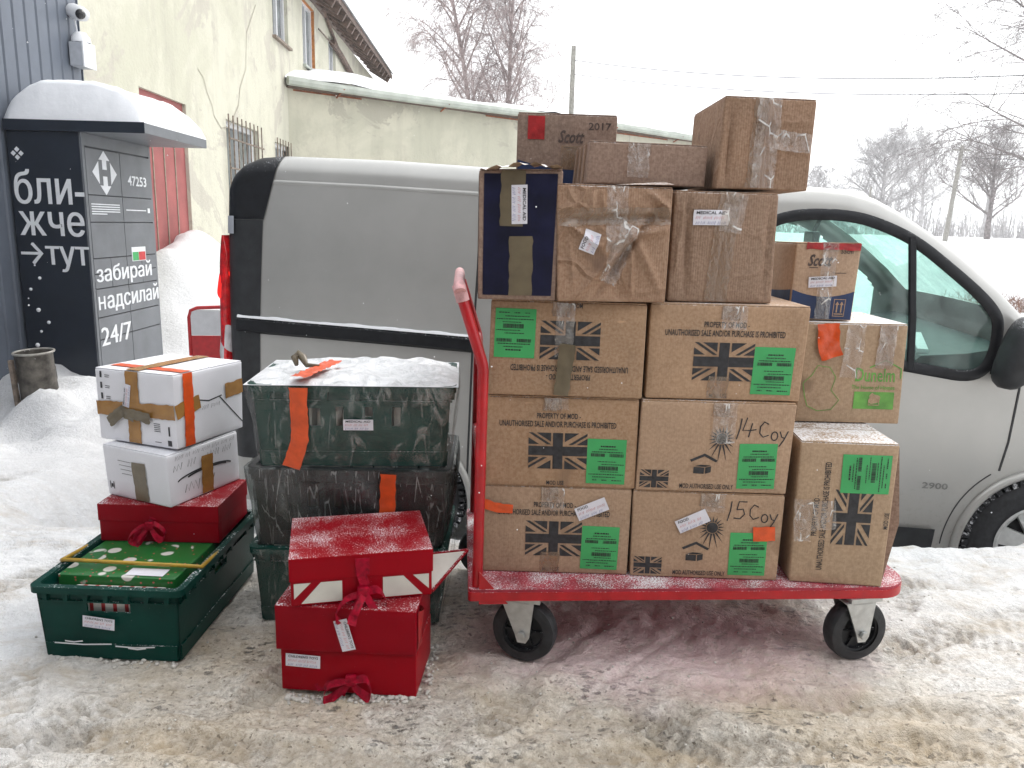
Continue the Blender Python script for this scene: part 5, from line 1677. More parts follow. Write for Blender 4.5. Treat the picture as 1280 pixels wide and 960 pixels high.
q.build('loose_side_flap', 'card_dull', o)

# ---- mixed cartons on top
Z4 = DZ + 3 * MH + 0.001
SG = 'mixed cartons on top of the trolley load'
# navy box
o, fn, le, ri, tp = carton('navy_carton', 0.005, 2.161, Z4, 1.3, 0.199, 0.30, 0.334, 'tall dark navy carton with brown tape on the left of the top row', SG, 'card_dull', 0.003, 41)
p = MB(); put_rect(p, fn, 0.012, 0.012, 0.187, 0.322, 0.0014, 8, 12); p.build('navy_print', 'navy', o)
p = MB(); put_rect(p, ri, 0.012, 0.012, 0.288, 0.322, 0.0014, 8, 12); p.build('navy_print', 'navy', o)
p = MB(); put_rect(p, le, 0.012, 0.012, 0.288, 0.322, 0.0014, 8, 12); p.build('navy_print', 'navy', o)
tape(fn, [(0.082, 0.33), (0.08, 0.19)], 0.058, 'khaki_tape', o, 0.0026, 0.001, 'brown_tape', 51)
tape(fn, [(0.105, 0.165), (0.108, 0.012)], 0.058, 'khaki_tape', o, 0.0026, 0.001, 'brown_tape', 52)
paper_label(fn, 0.098, 0.245, 0.098, 0.038, R(-88), o, MED, 3)
q = MB(); q.strip([(x, -0.15 + 0.012 * math.sin(40 * x), 0.336 + 0.006 * math.sin(31 * x + 1) + 0.004) for x in np.linspace(-0.095, 0.095, 16)], [Vector((0, 0.06 + 0.01 * math.sin(i), 0.01 * math.sin(i * 1.7))) for i in range(16)])
q.build('torn_flap_edge', 'card_snow', o, True)
# crumpled box
dents = [(0.93, 0.86, 0.010, 0.06, 0.022, 0.9), (0.62, 0.45, 0.009, 0.13, -0.022, -0.6), (0.35, 0.25, 0.008, 0.12, 0.012, -0.7), (0.5, 0.72, 0.2, 0.010, -0.018, 0.06), (0.8, 0.35, 0.010, 0.1, 0.012, 0.5), (0.16, 0.62, 0.08, 0.008, 0.012, -0.6), (0.75, 0.60, 0.12, 0.012, 0.014, 0.25), (0.55, 0.12, 0.02, 0.06, -0.012, 0.2), (0.3, 0.87, 0.006, 0.03, 0.008, 0.0), (0.4, 0.85, 0.006, 0.03, 0.008, 0.1), (0.66, 0.3, 0.005, 0.08, 0.009, 0.05), (0.12, 0.35, 0.006, 0.07, 0.008, 0.1)]
o, fn, le, ri, tp = carton('crumpled_carton', 0.232, 2.195, Z4, 6.0, 0.292, 0.35, 0.30, 'crumpled brown carton with small tilted food label between navy and taped cartons', SG, 'card_crush', 0.008, 43, dents, n=56)
bod = [c for c in o.children if c.name.startswith('carton')][0]
tape(fn, [(0.15, 0.298), (0.15, 0.13)], 0.055, 'clear_tape', o, 0.004, 0.005, 'clear_tape', 61)
tape(fn, [(0.19, 0.2), (0.13, 0.05)], 0.05, 'clear_tape', o, 0.004, 0.006, 'clear_tape', 62)
tape(fn, [(0.0, 0.215), (0.29, 0.225)], 0.045, 'tan_tape', o, 0.003, 0.002, 'tan_tape', 63)
paper_label(fn, 0.082, 0.155, 0.056, 0.042, R(70), o, FOOD, 5)
q = MB(); q.add([(0.0, -0.176, 0.301), (0.147, -0.182, 0.306), (0.146, -0.09, 0.318), (0.02, -0.1, 0.305)], [(0, 1, 2, 3)]); q.build('lifted_flap', 'card_warm', o)
# box three
dents3 = [(0.14, 0.5, 0.008, 0.14, -0.011, 0.04), (0.07, 0.6, 0.005, 0.1, 0.008, -0.03), (0.93, 0.5, 0.008, 0.16, -0.010, 0.0), (0.55, 0.9, 0.05, 0.010, -0.008, 0.3), (0.2, 0.88, 0.03, 0.006, 0.008, 0.8)]
o, fn, le, ri, tp = carton('taped_carton', 0.545, 2.262, Z4, 3.0, 0.277, 0.35, 0.297, 'brown taped carton with medical aid label under the topmost box', SG, 'card_warm', 0.004, 44, dents3, n=36)
tape(fn, [(0.15, 0.295), (0.135, 0.15), (0.125, 0.004)], 0.06, 'tan_tape', o, 0.0022, 0.001, 'tan_tape', 64)
tape(fn, [(0.165, 0.295), (0.15, 0.19)], 0.06, 'clear_tape', o, 0.0036, 0.004, 'clear_tape', 65)
paper_label(fn, 0.098, 0.228, 0.094, 0.04, R(1), o, MED, 6)
# flat box
o, fn, le, ri, tp = carton('flat_carton', 0.341, 2.25, 1.333, 5.0, 0.324, 0.25, 0.114, 'flat plain brown carton lying on the crumpled carton', SG, 'card_dull', 0.002, 45)
tape(fn, [(0.135, 0.112), (0.135, 0.02)], 0.06, 'clear_tape', o, 0.0026, 0.003, 'clear_tape', 66)
for k, sx in enumerate((0.06, 0.13, 0.2)):
    tape(le, [(sx, 0.11), (sx, 0.003)], 0.025, 'tan_tape', o, 0.002, 0.0006, 'side_tape', 70 + k)
# topmost box
o, fn, le, ri, tp = carton('topmost_carton', 0.650, 2.28, 1.329, 0.6, 0.235, 0.335, 0.236, 'topmost brown carton with creased clear tape, at the right of the pile', SG, 'card_warm', 0.004, 46, [(0.1, 0.55, 0.008, 0.1, -0.005, 0.0), (0.75, 0.75, 0.06, 0.008, 0.006, 0.1), (0.7, 0.45, 0.08, 0.006, 0.006, -0.05), (0.08, 0.5, 0.005, 0.12, -0.009, 0.02)], n=32)
tape(fn, [(0.095, 0.234), (0.09, 0.004)], 0.036, 'tan_tape', o, 0.0022, 0.001, 'tan_tape', 67)
tape(fn, [(0.115, 0.234), (0.115, 0.004)], 0.06, 'clear_tape', o, 0.0034, 0.004, 'clear_tape', 68)
tape(fn, [(0.13, 0.13), (0.232, 0.12)], 0.05, 'clear_tape', o, 0.003, 0.003, 'clear_tape', 69)
# script-logo box at the back
def navy_foot(fn, W, y_l, y_m, y_r, o, mat='navy2', mar=0.003):
    p = MB()
    n = 12
    vs = []
    for i in range(n + 1):
        a = i / n
        t_ = y_l * (1 - a) ** 2 + 2 * a * (1 - a) * (2 * y_m - (y_l + y_r) / 2) + y_r * a * a
        for j in range(5):
            vs.append(fn(mar + (W - 2 * mar) * a, 0.003 + (t_ - 0.003) * j / 4, 0.0014))
    p.add(vs, [(i * 5 + j, (i + 1) * 5 + j, (i + 1) * 5 + j + 1, i * 5 + j + 1) for i in range(n) for j in range(4)])
    p.build('navy_print', mat, o)
o, fn, le, ri, tp = carton('logo_carton', 0.144, 2.51, Z4, 0.0, 0.284, 0.22, 0.522, 'tall brown and navy carton with red sticker behind the flat carton', SG, 'card_dull', 0.003, 47)
navy_foot(fn, 0.284, 0.385, 0.36, 0.37, o)
p = MB(); put_text(p, fn, 'Scott', 0.155, 0.455, width=0.075, height=0.038, shear=0.35, bold=0.03); p.build('script_lettering', 'ink_brown', o)
p = MB(); put_text(p, fn, '2017', 0.235, 0.487, width=0.065, height=0.022, bold=0.02)
put_rect(p, fn, 0.135, 0.423, 0.165, 0.4255, 0.0013)
p.build('small_lettering', 'ink_brown', o)
p = MB(); put_rect(p, fn, 0.03, 0.445, 0.078, 0.512, 0.002, 4, 4); p.build('red_sticker', 'red_patch', o)
tape(fn, [(0.155, 0.43), (0.155, 0.36)], 0.055, 'tan_tape', o, 0.0024, 0.001, 'tan_tape', 74)
# Dunelm-type box
o, fn, le, ri, tp = carton('retail_carton', 1.014, 2.42, DZ + TH + 0.001, 0.5, 0.30, 0.32, 0.305, 'snow-dusted brown carton with green printing and shiny tape over the end-standing carton', SG, 'card_snow', 0.004, 48)
p = MB()
put_text(p, fn, 'Dunelm', 0.218, 0.150, width=0.115, height=0.042, bold=0.01)
p.build('green_lettering', 'greenink', o); p = MB()
put_text(p, fn, 'The Home of Homes', 0.215, 0.112, width=0.125, height=0.013, bold=0.01)
put_stroke(p, fn, [(0.2, 0.172), (0.245, 0.195), (0.292, 0.170), (0.292, 0.14)], 0.004)
p.build('green_lettering', 'greenink', o); p = MB()
put_rect(p, fn, 0.162, 0.045, 0.278, 0.098, 0.0013); p.build('green_panel', 'greenink', o); p = MB()
put_stroke(p, fn, [(0.02, 0.08), (0.012, 0.12), (0.035, 0.145), (0.05, 0.175), (0.085, 0.17), (0.105, 0.14), (0.095, 0.1), (0.12, 0.07), (0.1, 0.04), (0.06, 0.035), (0.03, 0.05), (0.02, 0.08)], 0.002)
p.build('green_print', 'greenink', o)
p = MB(); put_stroke(p, fn, [(0.205, 0.075), (0.22, 0.088), (0.235, 0.075), (0.235, 0.058), (0.205, 0.058), (0.205, 0.075)], 0.003, 0.002); p.build('house_mark', 'card', o)
tape(fn, [(0.15, 0.302), (0.142, 0.14)], 0.055, 'clear_tape', o, 0.003, 0.005, 'clear_tape', 75)
tape(fn, [(0.245, 0.302), (0.238, 0.18)], 0.05, 'clear_tape', o, 0.003, 0.004, 'clear_tape', 76)
tape(fn, [(0.245, 0.302), (0.238, 0.17)], 0.05, 'tan_tape', o, 0.0022, 0.001, 'tan_tape', 77)
tape(fn, [(0.066, 0.303), (0.07, 0.24), (0.085, 0.2)], 0.062, 'orange', o, 0.006, 0.009, 'orange_tape', 78)
# small logo box on it
o, fn, le, ri, tp = carton('logo_carton', 0.918, 2.40, DZ + TH + 0.306, -3.0, 0.19, 0.21, 0.231, 'small brown and navy carton with medical aid label beside the van window', SG, 'card', 0.003, 49)
navy_foot(fn, 0.19, 0.09, 0.07, 0.087, o); navy_foot(le, 0.21, 0.075, 0.08, 0.09, o)
p = MB(); put_text(p, fn, 'Scott', 0.075, 0.178, width=0.072, height=0.036, shear=0.35, bold=0.03); p.build('script_lettering', 'ink_brown', o)
p = MB(); put_text(p, fn, '55cm', 0.15, 0.205, width=0.036, height=0.014, bold=0.02)
put_rect(p, fn, 0.045, 0.155, 0.07, 0.1575, 0.0013); put_rect(p, fn, 0.12, 0.14, 0.155, 0.142, 0.0013)
p.build('script_lettering', 'ink_brown', o)
p = MB()
for b in ((0.130, 0.012, 0.165, 0.014), (0.130, 0.062, 0.165, 0.064), (0.130, 0.014, 0.132, 0.062), (0.163, 0.014, 0.165, 0.062), (0.134, 0.018, 0.161, 0.021)):
    put_rect(p, fn, *b, 0.0026)
for cx in (0.141, 0.154):
    put_rect(p, fn, cx - 0.002, 0.024, cx + 0.002, 0.048, 0.0026); put_poly(p, fn, [(cx - 0.006, 0.047), (cx + 0.006, 0.047), (cx, 0.057)], 0.0026)
p.build('arrow_mark', 'card', o)
tape(fn, [(0.1, 0.229), (0.098, 0.004)], 0.045, 'clear_tape', o, 0.0028, 0.002, 'clear_tape', 79)
q = tape(fn, [(0.03, 0.221), (0.188, 0.217)], 0.02, 'red_patch', o, 0.002, 0.002, 'red_tape', 80)
paper_label(fn, 0.088, 0.115, 0.082, 0.032, R(4), o, MED, 8)

# ================================================================ CRATES
def crate(o, L, W, Hh, l0, w0, mat='green_plastic', hole_front=None, slots=0, hole_side=None):
    """tapered tote: bottom l0 x w0, rim L x W; every wall is built around its openings"""
    def P(side_, s, t, dpt):
        k = t / Hh
        lx, wy = l0 + (L - 0.03 - l0) * k, w0 + (W - 0.03 - w0) * k
        if side_ == 'f': return (-lx / 2 + lx * s, -wy / 2 + dpt, t)
        if side_ == 'b': return (lx / 2 - lx * s, wy / 2 - dpt, t)
        if side_ == 'l': return (-lx / 2 + dpt, wy / 2 - wy * s, t)
        return (lx / 2 - dpt, -wy / 2 + wy * s, t)
    for sd_ in 'fblr':
        q = MB()
        hs_ = hole_front if sd_ in 'fb' else hole_side
        hl = list(hs_ or [])
        S_ = sorted(set([0, 1] + [v for h_ in hl for v in h_[:2]])); T_ = sorted(set([0.0, Hh] + [v * Hh for h_ in hl for v in h_[2:]]))
        for i in range(len(S_) - 1):
            for j in range(len(T_) - 1):
                cs, ct = (S_[i] + S_[i + 1]) / 2, (T_[j] + T_[j + 1]) / 2 / Hh
                if any(a < cs < b and c < ct < d for a, b, c, d in hl):
                    continue
                q.add([P(sd_, s, t, dd) for dd in (0, 0.006) for s, t in ((S_[i], T_[j]), (S_[i + 1], T_[j]), (S_[i + 1], T_[j + 1]), (S_[i], T_[j + 1]))],
                      [(0, 1, 2, 3), (7, 6, 5, 4), (0, 4, 5, 1), (1, 5, 6, 2), (2, 6, 7, 3), (3, 7, 4, 0)])
        q.build('crate_wall', mat, o)
        # stiffening: foot step and pads below the rim
        q = MB()
        ln = 0.985
        for t0_, t1_, pr in ((0.0, 0.045 * 1, 0.004), (0.80 * Hh, 0.82 * Hh, 0.006)):
            q.add([P(sd_, s, t, dd) for dd in (-pr, 0.001) for s, t in ((0.01, t0_), (ln, t0_), (ln, t1_), (0.01, t1_))],
                  [(0, 1, 2, 3), (7, 6, 5, 4), (0, 4, 5, 1), (1, 5, 6, 2), (2, 6, 7, 3), (3, 7, 4, 0)])
        q.build('wall_rib', mat, o)
        q = MB()
        nn = 7 if sd_ in 'fb' else 9
        for k in range(nn):
            c = (k + 0.5) / nn
            if any(a - 0.03 < c < b + 0.03 and d > 0.8 for a, b, _, d in hl):
                continue
            q.add([P(sd_, s, t, dd) for dd in (-0.012, 0.001) for s, t in ((c - 0.012, 0.825 * Hh), (c + 0.012, 0.825 * Hh), (c + 0.022, 0.93 * Hh), (c - 0.022, 0.93 * Hh))],
                  [(0, 1, 2, 3), (7, 6, 5, 4), (0, 4, 5, 1), (1, 5, 6, 2), (2, 6, 7, 3), (3, 7, 4, 0)])
        q.build('rim_support', mat, o)['kind'] = 'stuff'
    MB().box(-l0 / 2 + 0.004, l0 / 2 - 0.004, -w0 / 2 + 0.004, w0 / 2 - 0.004, 0.002, 0.008).build('crate_floor', mat, o)
    out2, in2 = rrect(-L / 2, L / 2, -W / 2, W / 2, 0.025, 0.025, 5), rrect(-L / 2 + 0.02, L / 2 - 0.02, -W / 2 + 0.02, W / 2 - 0.02, 0.015, 0.015, 5)
    q = MB(); n = len(out2)
    z0, z1 = Hh * 0.93, Hh + 0.004
    q.v = [(x, y, z) for z in (z0, z1) for x, y in out2] + [(x, y, z) for z in (z0, z1) for x, y in in2]
    for i in range(n):
        j = (i + 1) % n
        q.f += [(i, j, n + j, n + i), (2 * n + i, 3 * n + i, 3 * n + j, 2 * n + j), (n + i, n + j, 3 * n + j, 3 * n + i), (i, 2 * n + i, 2 * n + j, j)]
    q.build('rim', mat, o, True, 40)

# open bale-arm crate in front left
BCX, BCY, BCA = -1.088, 2.235, -1.2
bc = empty('bale_arm_crate', (BCX, BCY, 0.004), R(BCA), 'open green plastic crate with yellow bale arm, holding wrapped presents', 'crate', 'green plastic crates')
crate(bc, 0.425, 0.62, 0.215, 0.375, 0.575, hole_front=[(0.345, 0.655, 0.66, 0.795)], hole_side=[(0.42, 0.58, 0.66, 0.79), (0.72, 0.8, 0.84, 0.9)])
mb = MB()
mb.tube([(-0.205, -0.03, 0.215), (-0.205, -0.16, 0.228), (-0.198, -0.165, 0.233), (0.198, -0.165, 0.226), (0.205, -0.16, 0.222), (0.205, -0.03, 0.213)], 0.006, 8)
mb.build('bale_arm', 'yellow_bar', bc, True, 50)
ff = Face((-0.19, -0.303, 0), (1, 0, 0), (0, 0, 1), (0, -1, 0))
ffn = ff.rot(0.165, 0.115, R(-7))
paper_label(lambda s, t, off=0: (lambda p: (p[0], p[1] + 0.013 * (1 - p[2] / 0.2) - 0.002, p[2]))(ffn(s, t, off)), 0, 0, 0.088, 0.035, 0, bc, TOYS, 9)
scf = MB()
for s0_, t0_, l in ((0.03, 0.05, 0.16), (0.2, 0.045, 0.11), (0.235, 0.04, 0.05), (0.06, 0.057, 0.05)):
    put_stroke(scf, lambda s, t, off=0: (-0.185 + s, -0.2925 - t * 0.07 - off - 0.004, t), [(s0_, t0_), (s0_ + l * 0.5, t0_ - 0.003), (s0_ + l, t0_ + 0.001)], 0.004)
scf.build('scrape_mark', 'white_plastic', bc)
# presents in it
pg = empty('wrapped_present', (BCX - 0.012, 2.165, 0.012), R(-2.5), 'flat present in green snowflake paper lying in the open crate', 'present', 'presents in the open crate')
b_, fn, le, ri, tp = carton_body(0.34, 0.30, 0.205, 0.002, 81, 'xmas', pg, n=6, name='wrapped_box')
p = MB(); put_rect(p, tp, 0.19, 0.01, 0.30, 0.055, 0.002); p.build('gift_tag', 'paper', pg)
p = MB()
p.strip([(0.0, -0.145 + 0.03 * k, 0.2085) for k in range(10)], Vector((0.03, 0.006, 0)))
sw = empty('striped_present', (BCX, 1.987, 0.12), R(-1.2), 'red and white striped parcel showing through the front handle hole', 'present', 'presents in the open crate')
MB().box(-0.13, 0.13, -0.022, 0.022, 0.0, 0.075, 0.008).build('wrapped_box', 'stripe_wrap', sw)

# red gift box standing on the presents
def gift_box(name, x, y, z, yaw, w_, d_, h_, label, mat='red_card', lid=0.0, lidh=0.5, tilt=(0, 0)):
    o = empty(name, (x, y, z), R(yaw), label, 'gift box', 'red gift boxes')
    o.rotation_euler = (R(tilt[0]), R(tilt[1]), R(yaw))
    b_, fn, le, ri, tp = carton_body(w_, d_, h_ if not lid else h_ * (1 - lidh) + 0.003, 0.0012, int(abs(x * 100)) + 3, mat, o, n=8, r_=0.002, name='box_base')
    if lid:
        l_ = MB().box(-w_ / 2 - lid, w_ / 2 + lid, -d_ / 2 - lid, d_ / 2 + lid, h_ * (1 - lidh), h_, 0.002).build('lid', mat, o)
    return o, fn, le, ri, tp
def bow(o, c, scale=1.0, tails=((-0.05, -0.06), (0.06, -0.11)), mat='ribbon', nrm=(0, -1, 0), name='ribbon_bow', seed=0, fwd=0.0):
    """ribbon bow on a front face: two loops, knot, two tails"""
    r = random.Random(seed)
    c = Vector(c)
    q = MB()
    for sg, ang in ((-1, 0.5), (1, 0.25)):
        pts, ws = [], []
        rad = 0.030 * scale
        for k in range(17):
            a = 2 * math.pi * k / 16
            px_ = sg * rad * (1 - math.cos(a)) * (0.95 if sg < 0 else 0.78)
            pz = rad * (0.75 if sg < 0 else 0.95) * math.sin(a) * (0.3 + 0.7 * (1 - math.cos(a)) / 2) - px_ * sg * (math.tan(ang) * 0.9 + 0.12 * seed % 0.3) + 0.003 * math.sin(3 * a + seed)
            pts.append(c + Vector((px_, -0.012 - 0.016 * math.sin(a / 2) - 0.004 * math.sin(2 * a + seed), pz)))
            nx_, nz_ = -math.cos(a) * 0.62, sg * math.sin(a) * 0.95
            l_ = math.hypot(nx_, nz_) or 1
            ws.append(Vector((nz_ / l_ * -0.4, 0.45, 0.9)).normalized() * 0.021 * scale * (0.45 + 0.55 * math.sin(a / 2)))
        q.strip(pts, ws)
    for tx, tz in tails:
        pts, ws = [], []
        L = Vector((tx, 0, tz))
        side_ = Vector((-tz, 0, tx)).normalized() * 0.02 * scale
        for k in range(9):
            f = k / 8
            pts.append(c + L * f + Vector((0.004 * math.sin(f * 5 + seed), -0.010 - 0.008 * math.sin(f * 4.5 + seed) - fwd * min(1, f * 2.2), 0)))
            ws.append(side_ * (0.7 + 0.3 * f) + Vector((0, 0.006 * math.sin(f * 7), 0)))
        q.strip(pts, ws)
    b = q.build(name, mat, o, True)
    k_ = MB().box(c.x - 0.012 * scale, c.x + 0.012 * scale, c.y - 0.022, c.y - 0.006, c.z - 0.013 * scale, c.z + 0.013 * scale, 0.005)
    k_.build('knot', mat, b, True, 60)
    return b
o, fn, le, ri, tp = gift_box('red_gift_box', -1.09, 2.385, 0.219, 0.2, 0.37, 0.26, 0.122, 'wide red gift box in the crate under the two white cartons', 'red_card2', 0.0025, 0.45)
bow(o, (-0.02, -0.135, 0.06), 1.1, ((-0.055, -0.075), (0.01, 0.03)), seed=4)
q = MB(); q.strip([(-0.055, -0.15, 0.045), (-0.062, -0.155, 0.0), (-0.07, -0.2, -0.01), (-0.085, -0.30, -0.006)], [Vector((0.028, 0, 0.003))] * 4); q.build('ribbon_tail', 'ribbon', o, True)

# ---- white cartons on it
WG = 'white cartons stacked on the crate'
o, fn, le, ri, tp = carton('white_carton', -1.106, 2.424, 0.342, -22.4, 0.262, 0.306, 0.172, 'lower white carton with upside-down script print and brown tape patches', WG, 'white_card', 0.002, 91)
p = MB()
for i in range(4):
    put_rect(p, fn, 0.06 + 0.004 * i, 0.125 - 0.014 * i, 0.115, 0.1265 - 0.014 * i, 0.0013)
put_rect(p, fn, 0.015, 0.025, 0.018, 0.05, 0.0013); put_rect(p, fn, 0.03, 0.025, 0.033, 0.05, 0.0013); put_rect(p, fn, 0.021, 0.03, 0.028, 0.042, 0.0013)
scribble(p, ri, 0.03, 0.29, 0.152, 0.014, 0.0014, 5, 0.0014)
scribble(p, ri, 0.02, 0.15, 0.122, 0.026, 0.002, 6, 0.0014); scribble(p, ri, 0.16, 0.29, 0.128, 0.024, 0.002, 7, 0.0014)
put_stroke(p, ri, arc(0.15, 0.07, 0.12, 165, 15, 16, 0.022), 0.005, 0.0014)
put_stroke(p, ri, arc(0.16, 0.075, 0.09, 160, 20, 16, 0.012), 0.006, 0.0014)
scribble(p, ri, 0.06, 0.2, 0.045, 0.036, 0.0024, 8, 0.0014)
p.build('carton_print', 'ink', o)
tape(fn, [(0.145, 0.13), (0.148, 0.05), (0.15, 0.003)], 0.055, 'khaki_tape', o, 0.0022, 0.0006, 'brown_tape', 92)
tape(ri, [(0.16, 0.13), (0.155, 0.004)], 0.05, 'brown_tape', o, 0.0022, 0.0006, 'brown_tape', 93)
o, fn, le, ri, tp = carton('white_carton', -1.118, 2.468, 0.516, -20.5, 0.31, 0.30, 0.236, 'upper white carton crossed with brown tape and an orange tape strip', WG, 'white_card', 0.003, 94)
tape(fn, [(0.15, 0.234), (0.148, 0.003)], 0.05, 'brown_tape', o, 0.0022, 0.0008, 'brown_tape', 95)
tape(fn, [(0.0, 0.105), (0.31, 0.118)], 0.046, 'brown_tape', o, 0.0032, 0.0008, 'brown_tape', 96)
tape(ri, [(0.0, 0.118), (0.10, 0.135)], 0.046, 'brown_tape', o, 0.0022, 0.0008, 'brown_tape', 97)
tape(ri, [(0.215, 0.145), (0.298, 0.15)], 0.05, 'brown_tape', o, 0.0022, 0.0008, 'brown_tape', 98)
tape(fn, [(0.05, 0.06), (0.11, 0.105), (0.155, 0.09)], 0.035, 'khaki_tape', o, 0.006, 0.006, 'crumpled_tape', 99)
tape(fn, [(0.13, 0.1), (0.22, 0.09)], 0.035, 'khaki_tape', o, 0.006, 0.006, 'crumpled_tape', 100)
tape(ri, [(0.055, 0.234), (0.05, 0.003)], 0.04, 'orange', o, 0.0034, 0.0008, 'orange_tape', 101)
tape(tp, [(0.31, 0.055), (0.02, 0.06)], 0.04, 'orange', o, 0.0022, 0.0008, 'orange_tape', 102)
tape(tp, [(0.15, 0.0), (0.15, 0.3)], 0.05, 'brown_tape', o, 0.0032, 0.0008, 'brown_tape', 103)
paper_label(fn, 0.128, 0.155, 0.075, 0.026, R(80), o, MED, 11)
p = MB()
for i in range(3): put_rect(p, fn, 0.02, 0.205 - i * 0.035, 0.028, 0.225 - i * 0.035, 0.0013); put_rect(p, fn, 0.04, 0.207 - i * 0.035, 0.058, 0.209 - i * 0.035, 0.0013); put_rect(p, fn, 0.04, 0.213 - i * 0.035, 0.06, 0.215 - i * 0.035, 0.0013)
for i in range(5): put_rect(p, fn, 0.225, 0.05 + i * 0.006, 0.25, 0.052 + i * 0.006, 0.0013)
put_rect(p, fn, 0.28, 0.04, 0.286, 0.07, 0.0013); put_rect(p, fn, 0.225, 0.015, 0.25, 0.017, 0.0013); put_rect(p, fn, 0.275, 0.008, 0.29, 0.026, 0.0013)
scribble(p, ri, 0.11, 0.2, 0.11, 0.014, 0.0016, 21)
p.build('carton_print', 'ink', o)
q = MB(); put_stroke(q, ri, [(0.19, 0.132), (0.25, 0.07), (0.3, 0.02)], 0.004, 0.001); put_stroke(q, ri, [(0.1, 0.138), (0.14, 0.128), (0.2, 0.135)], 0.004, 0.001); q.build('flap_edge', 'seam_grey', o)

# ---- wrapped crate stack
def wrap(o, L, W, Hh, l0, w0, mat, amp, seed, bag=0.0):
    """film shell round a crate, with pleats"""
    r = random.Random(seed)
    ph = [r.uniform(0, 6.28) for _ in range(5)]
    per = rrect(-0.5, 0.5, -0.5, 0.5, 0.06, 0.06, 6)
    # resample to a fine ring
    ring = []
    n = len(per)
    for i in range(n):
        a, b = per[i], per[(i + 1) % n]
        k = max(1, int(math.hypot(b[0] - a[0], b[1] - a[1]) / 0.02))
        ring += [(a[0] + (b[0] - a[0]) * j / k, a[1] + (b[1] - a[1]) * j / k) for j in range(k)]
    m_ = len(ring)
    q = MB()
    nt2 = 14
    for j in range(nt2 + 1):
        k = j / nt2
        lx, wy = l0 + (L - l0) * k, w0 + (W - w0) * k
        for i, (x, y) in enumerate(ring):
            a = i / m_ * 6.283
            pl = amp * (math.sin(23 * a + ph[0] + 2 * k) * 0.5 + math.sin(47 * a + ph[1] + 3 * k) * 0.4 + math.sin(9 * a + 7 * k + ph[2]) * 0.7) * (0.35 + 0.65 * math.sin(math.pi * min(1, k * 0.9 + 0.05)))
            off = 0.006 + amp + pl + bag * math.sin(math.pi * k) * (0.6 + 0.4 * math.sin(3 * a + ph[3]))
            d = math.hypot(x, y)
            q.v.append((x * lx + x / d * off, y * wy + y / d * off, Hh * k + 0.002))
    q.f = [(j * m_ + i, j * m_ + (i + 1) % m_, (j + 1) * m_ + (i + 1) % m_, (j + 1) * m_ + i) for j in range(nt2) for i in range(m_)]
    return q.build('stretch_film', mat, o, True)
def film_cap(o, L, W, z, amp, seed, mat='film_top'):
    n1, n2 = 40, 26
    q = MB()
    for j in range(n2 + 1):
        for i in range(n1 + 1):
            a, b = i / n1 * 2 - 1, j / n2 * 2 - 1
            x, y = a * L / 2, b * W / 2
            e = (1 - abs(a) ** 8) * (1 - abs(b) ** 8)
            q.v.append((x, y, z + e * (0.012 + amp * 0.9 * float(fbm(np.array([x]), np.array([y]), 4.5, seed + 9, 2)[0]) + amp * float(fbm(np.array([x]), np.array([y]), 14, seed, 4)[0]))))
    q.f = [(j * (n1 + 1) + i, j * (n1 + 1) + i + 1, (j + 1) * (n1 + 1) + i + 1, (j + 1) * (n1 + 1) + i) for j in range(n2) for i in range(n1)]
    return q.build('film_top', mat, o, True)
CG = 'green plastic crates'
CRL, CRW, CRH = 0.60, 0.40, 0.245
slots = [(0.27, 0.33, 0.5, 0.72), (0.41, 0.45, 0.5, 0.74), (0.56, 0.6, 0.62, 0.74), (0.7, 0.745, 0.5, 0.74)]
specs = [(-0.485, 2.36, 0.004, 1.0, 'green plastic crate in film at the bottom of the wrapped stack', 'stretch', 0.004, 0.010),
         (-0.480, 2.36, 0.256, 2.0, 'crate under thick grey stretch film in the middle of the wrapped stack', 'stretch_thick', 0.006, 0.014),
         (-0.474, 2.36, 0.508, 4.0, 'film-wrapped green crate with snowy top, highest of the wrapped stack', 'stretch', 0.005, 0.006)]
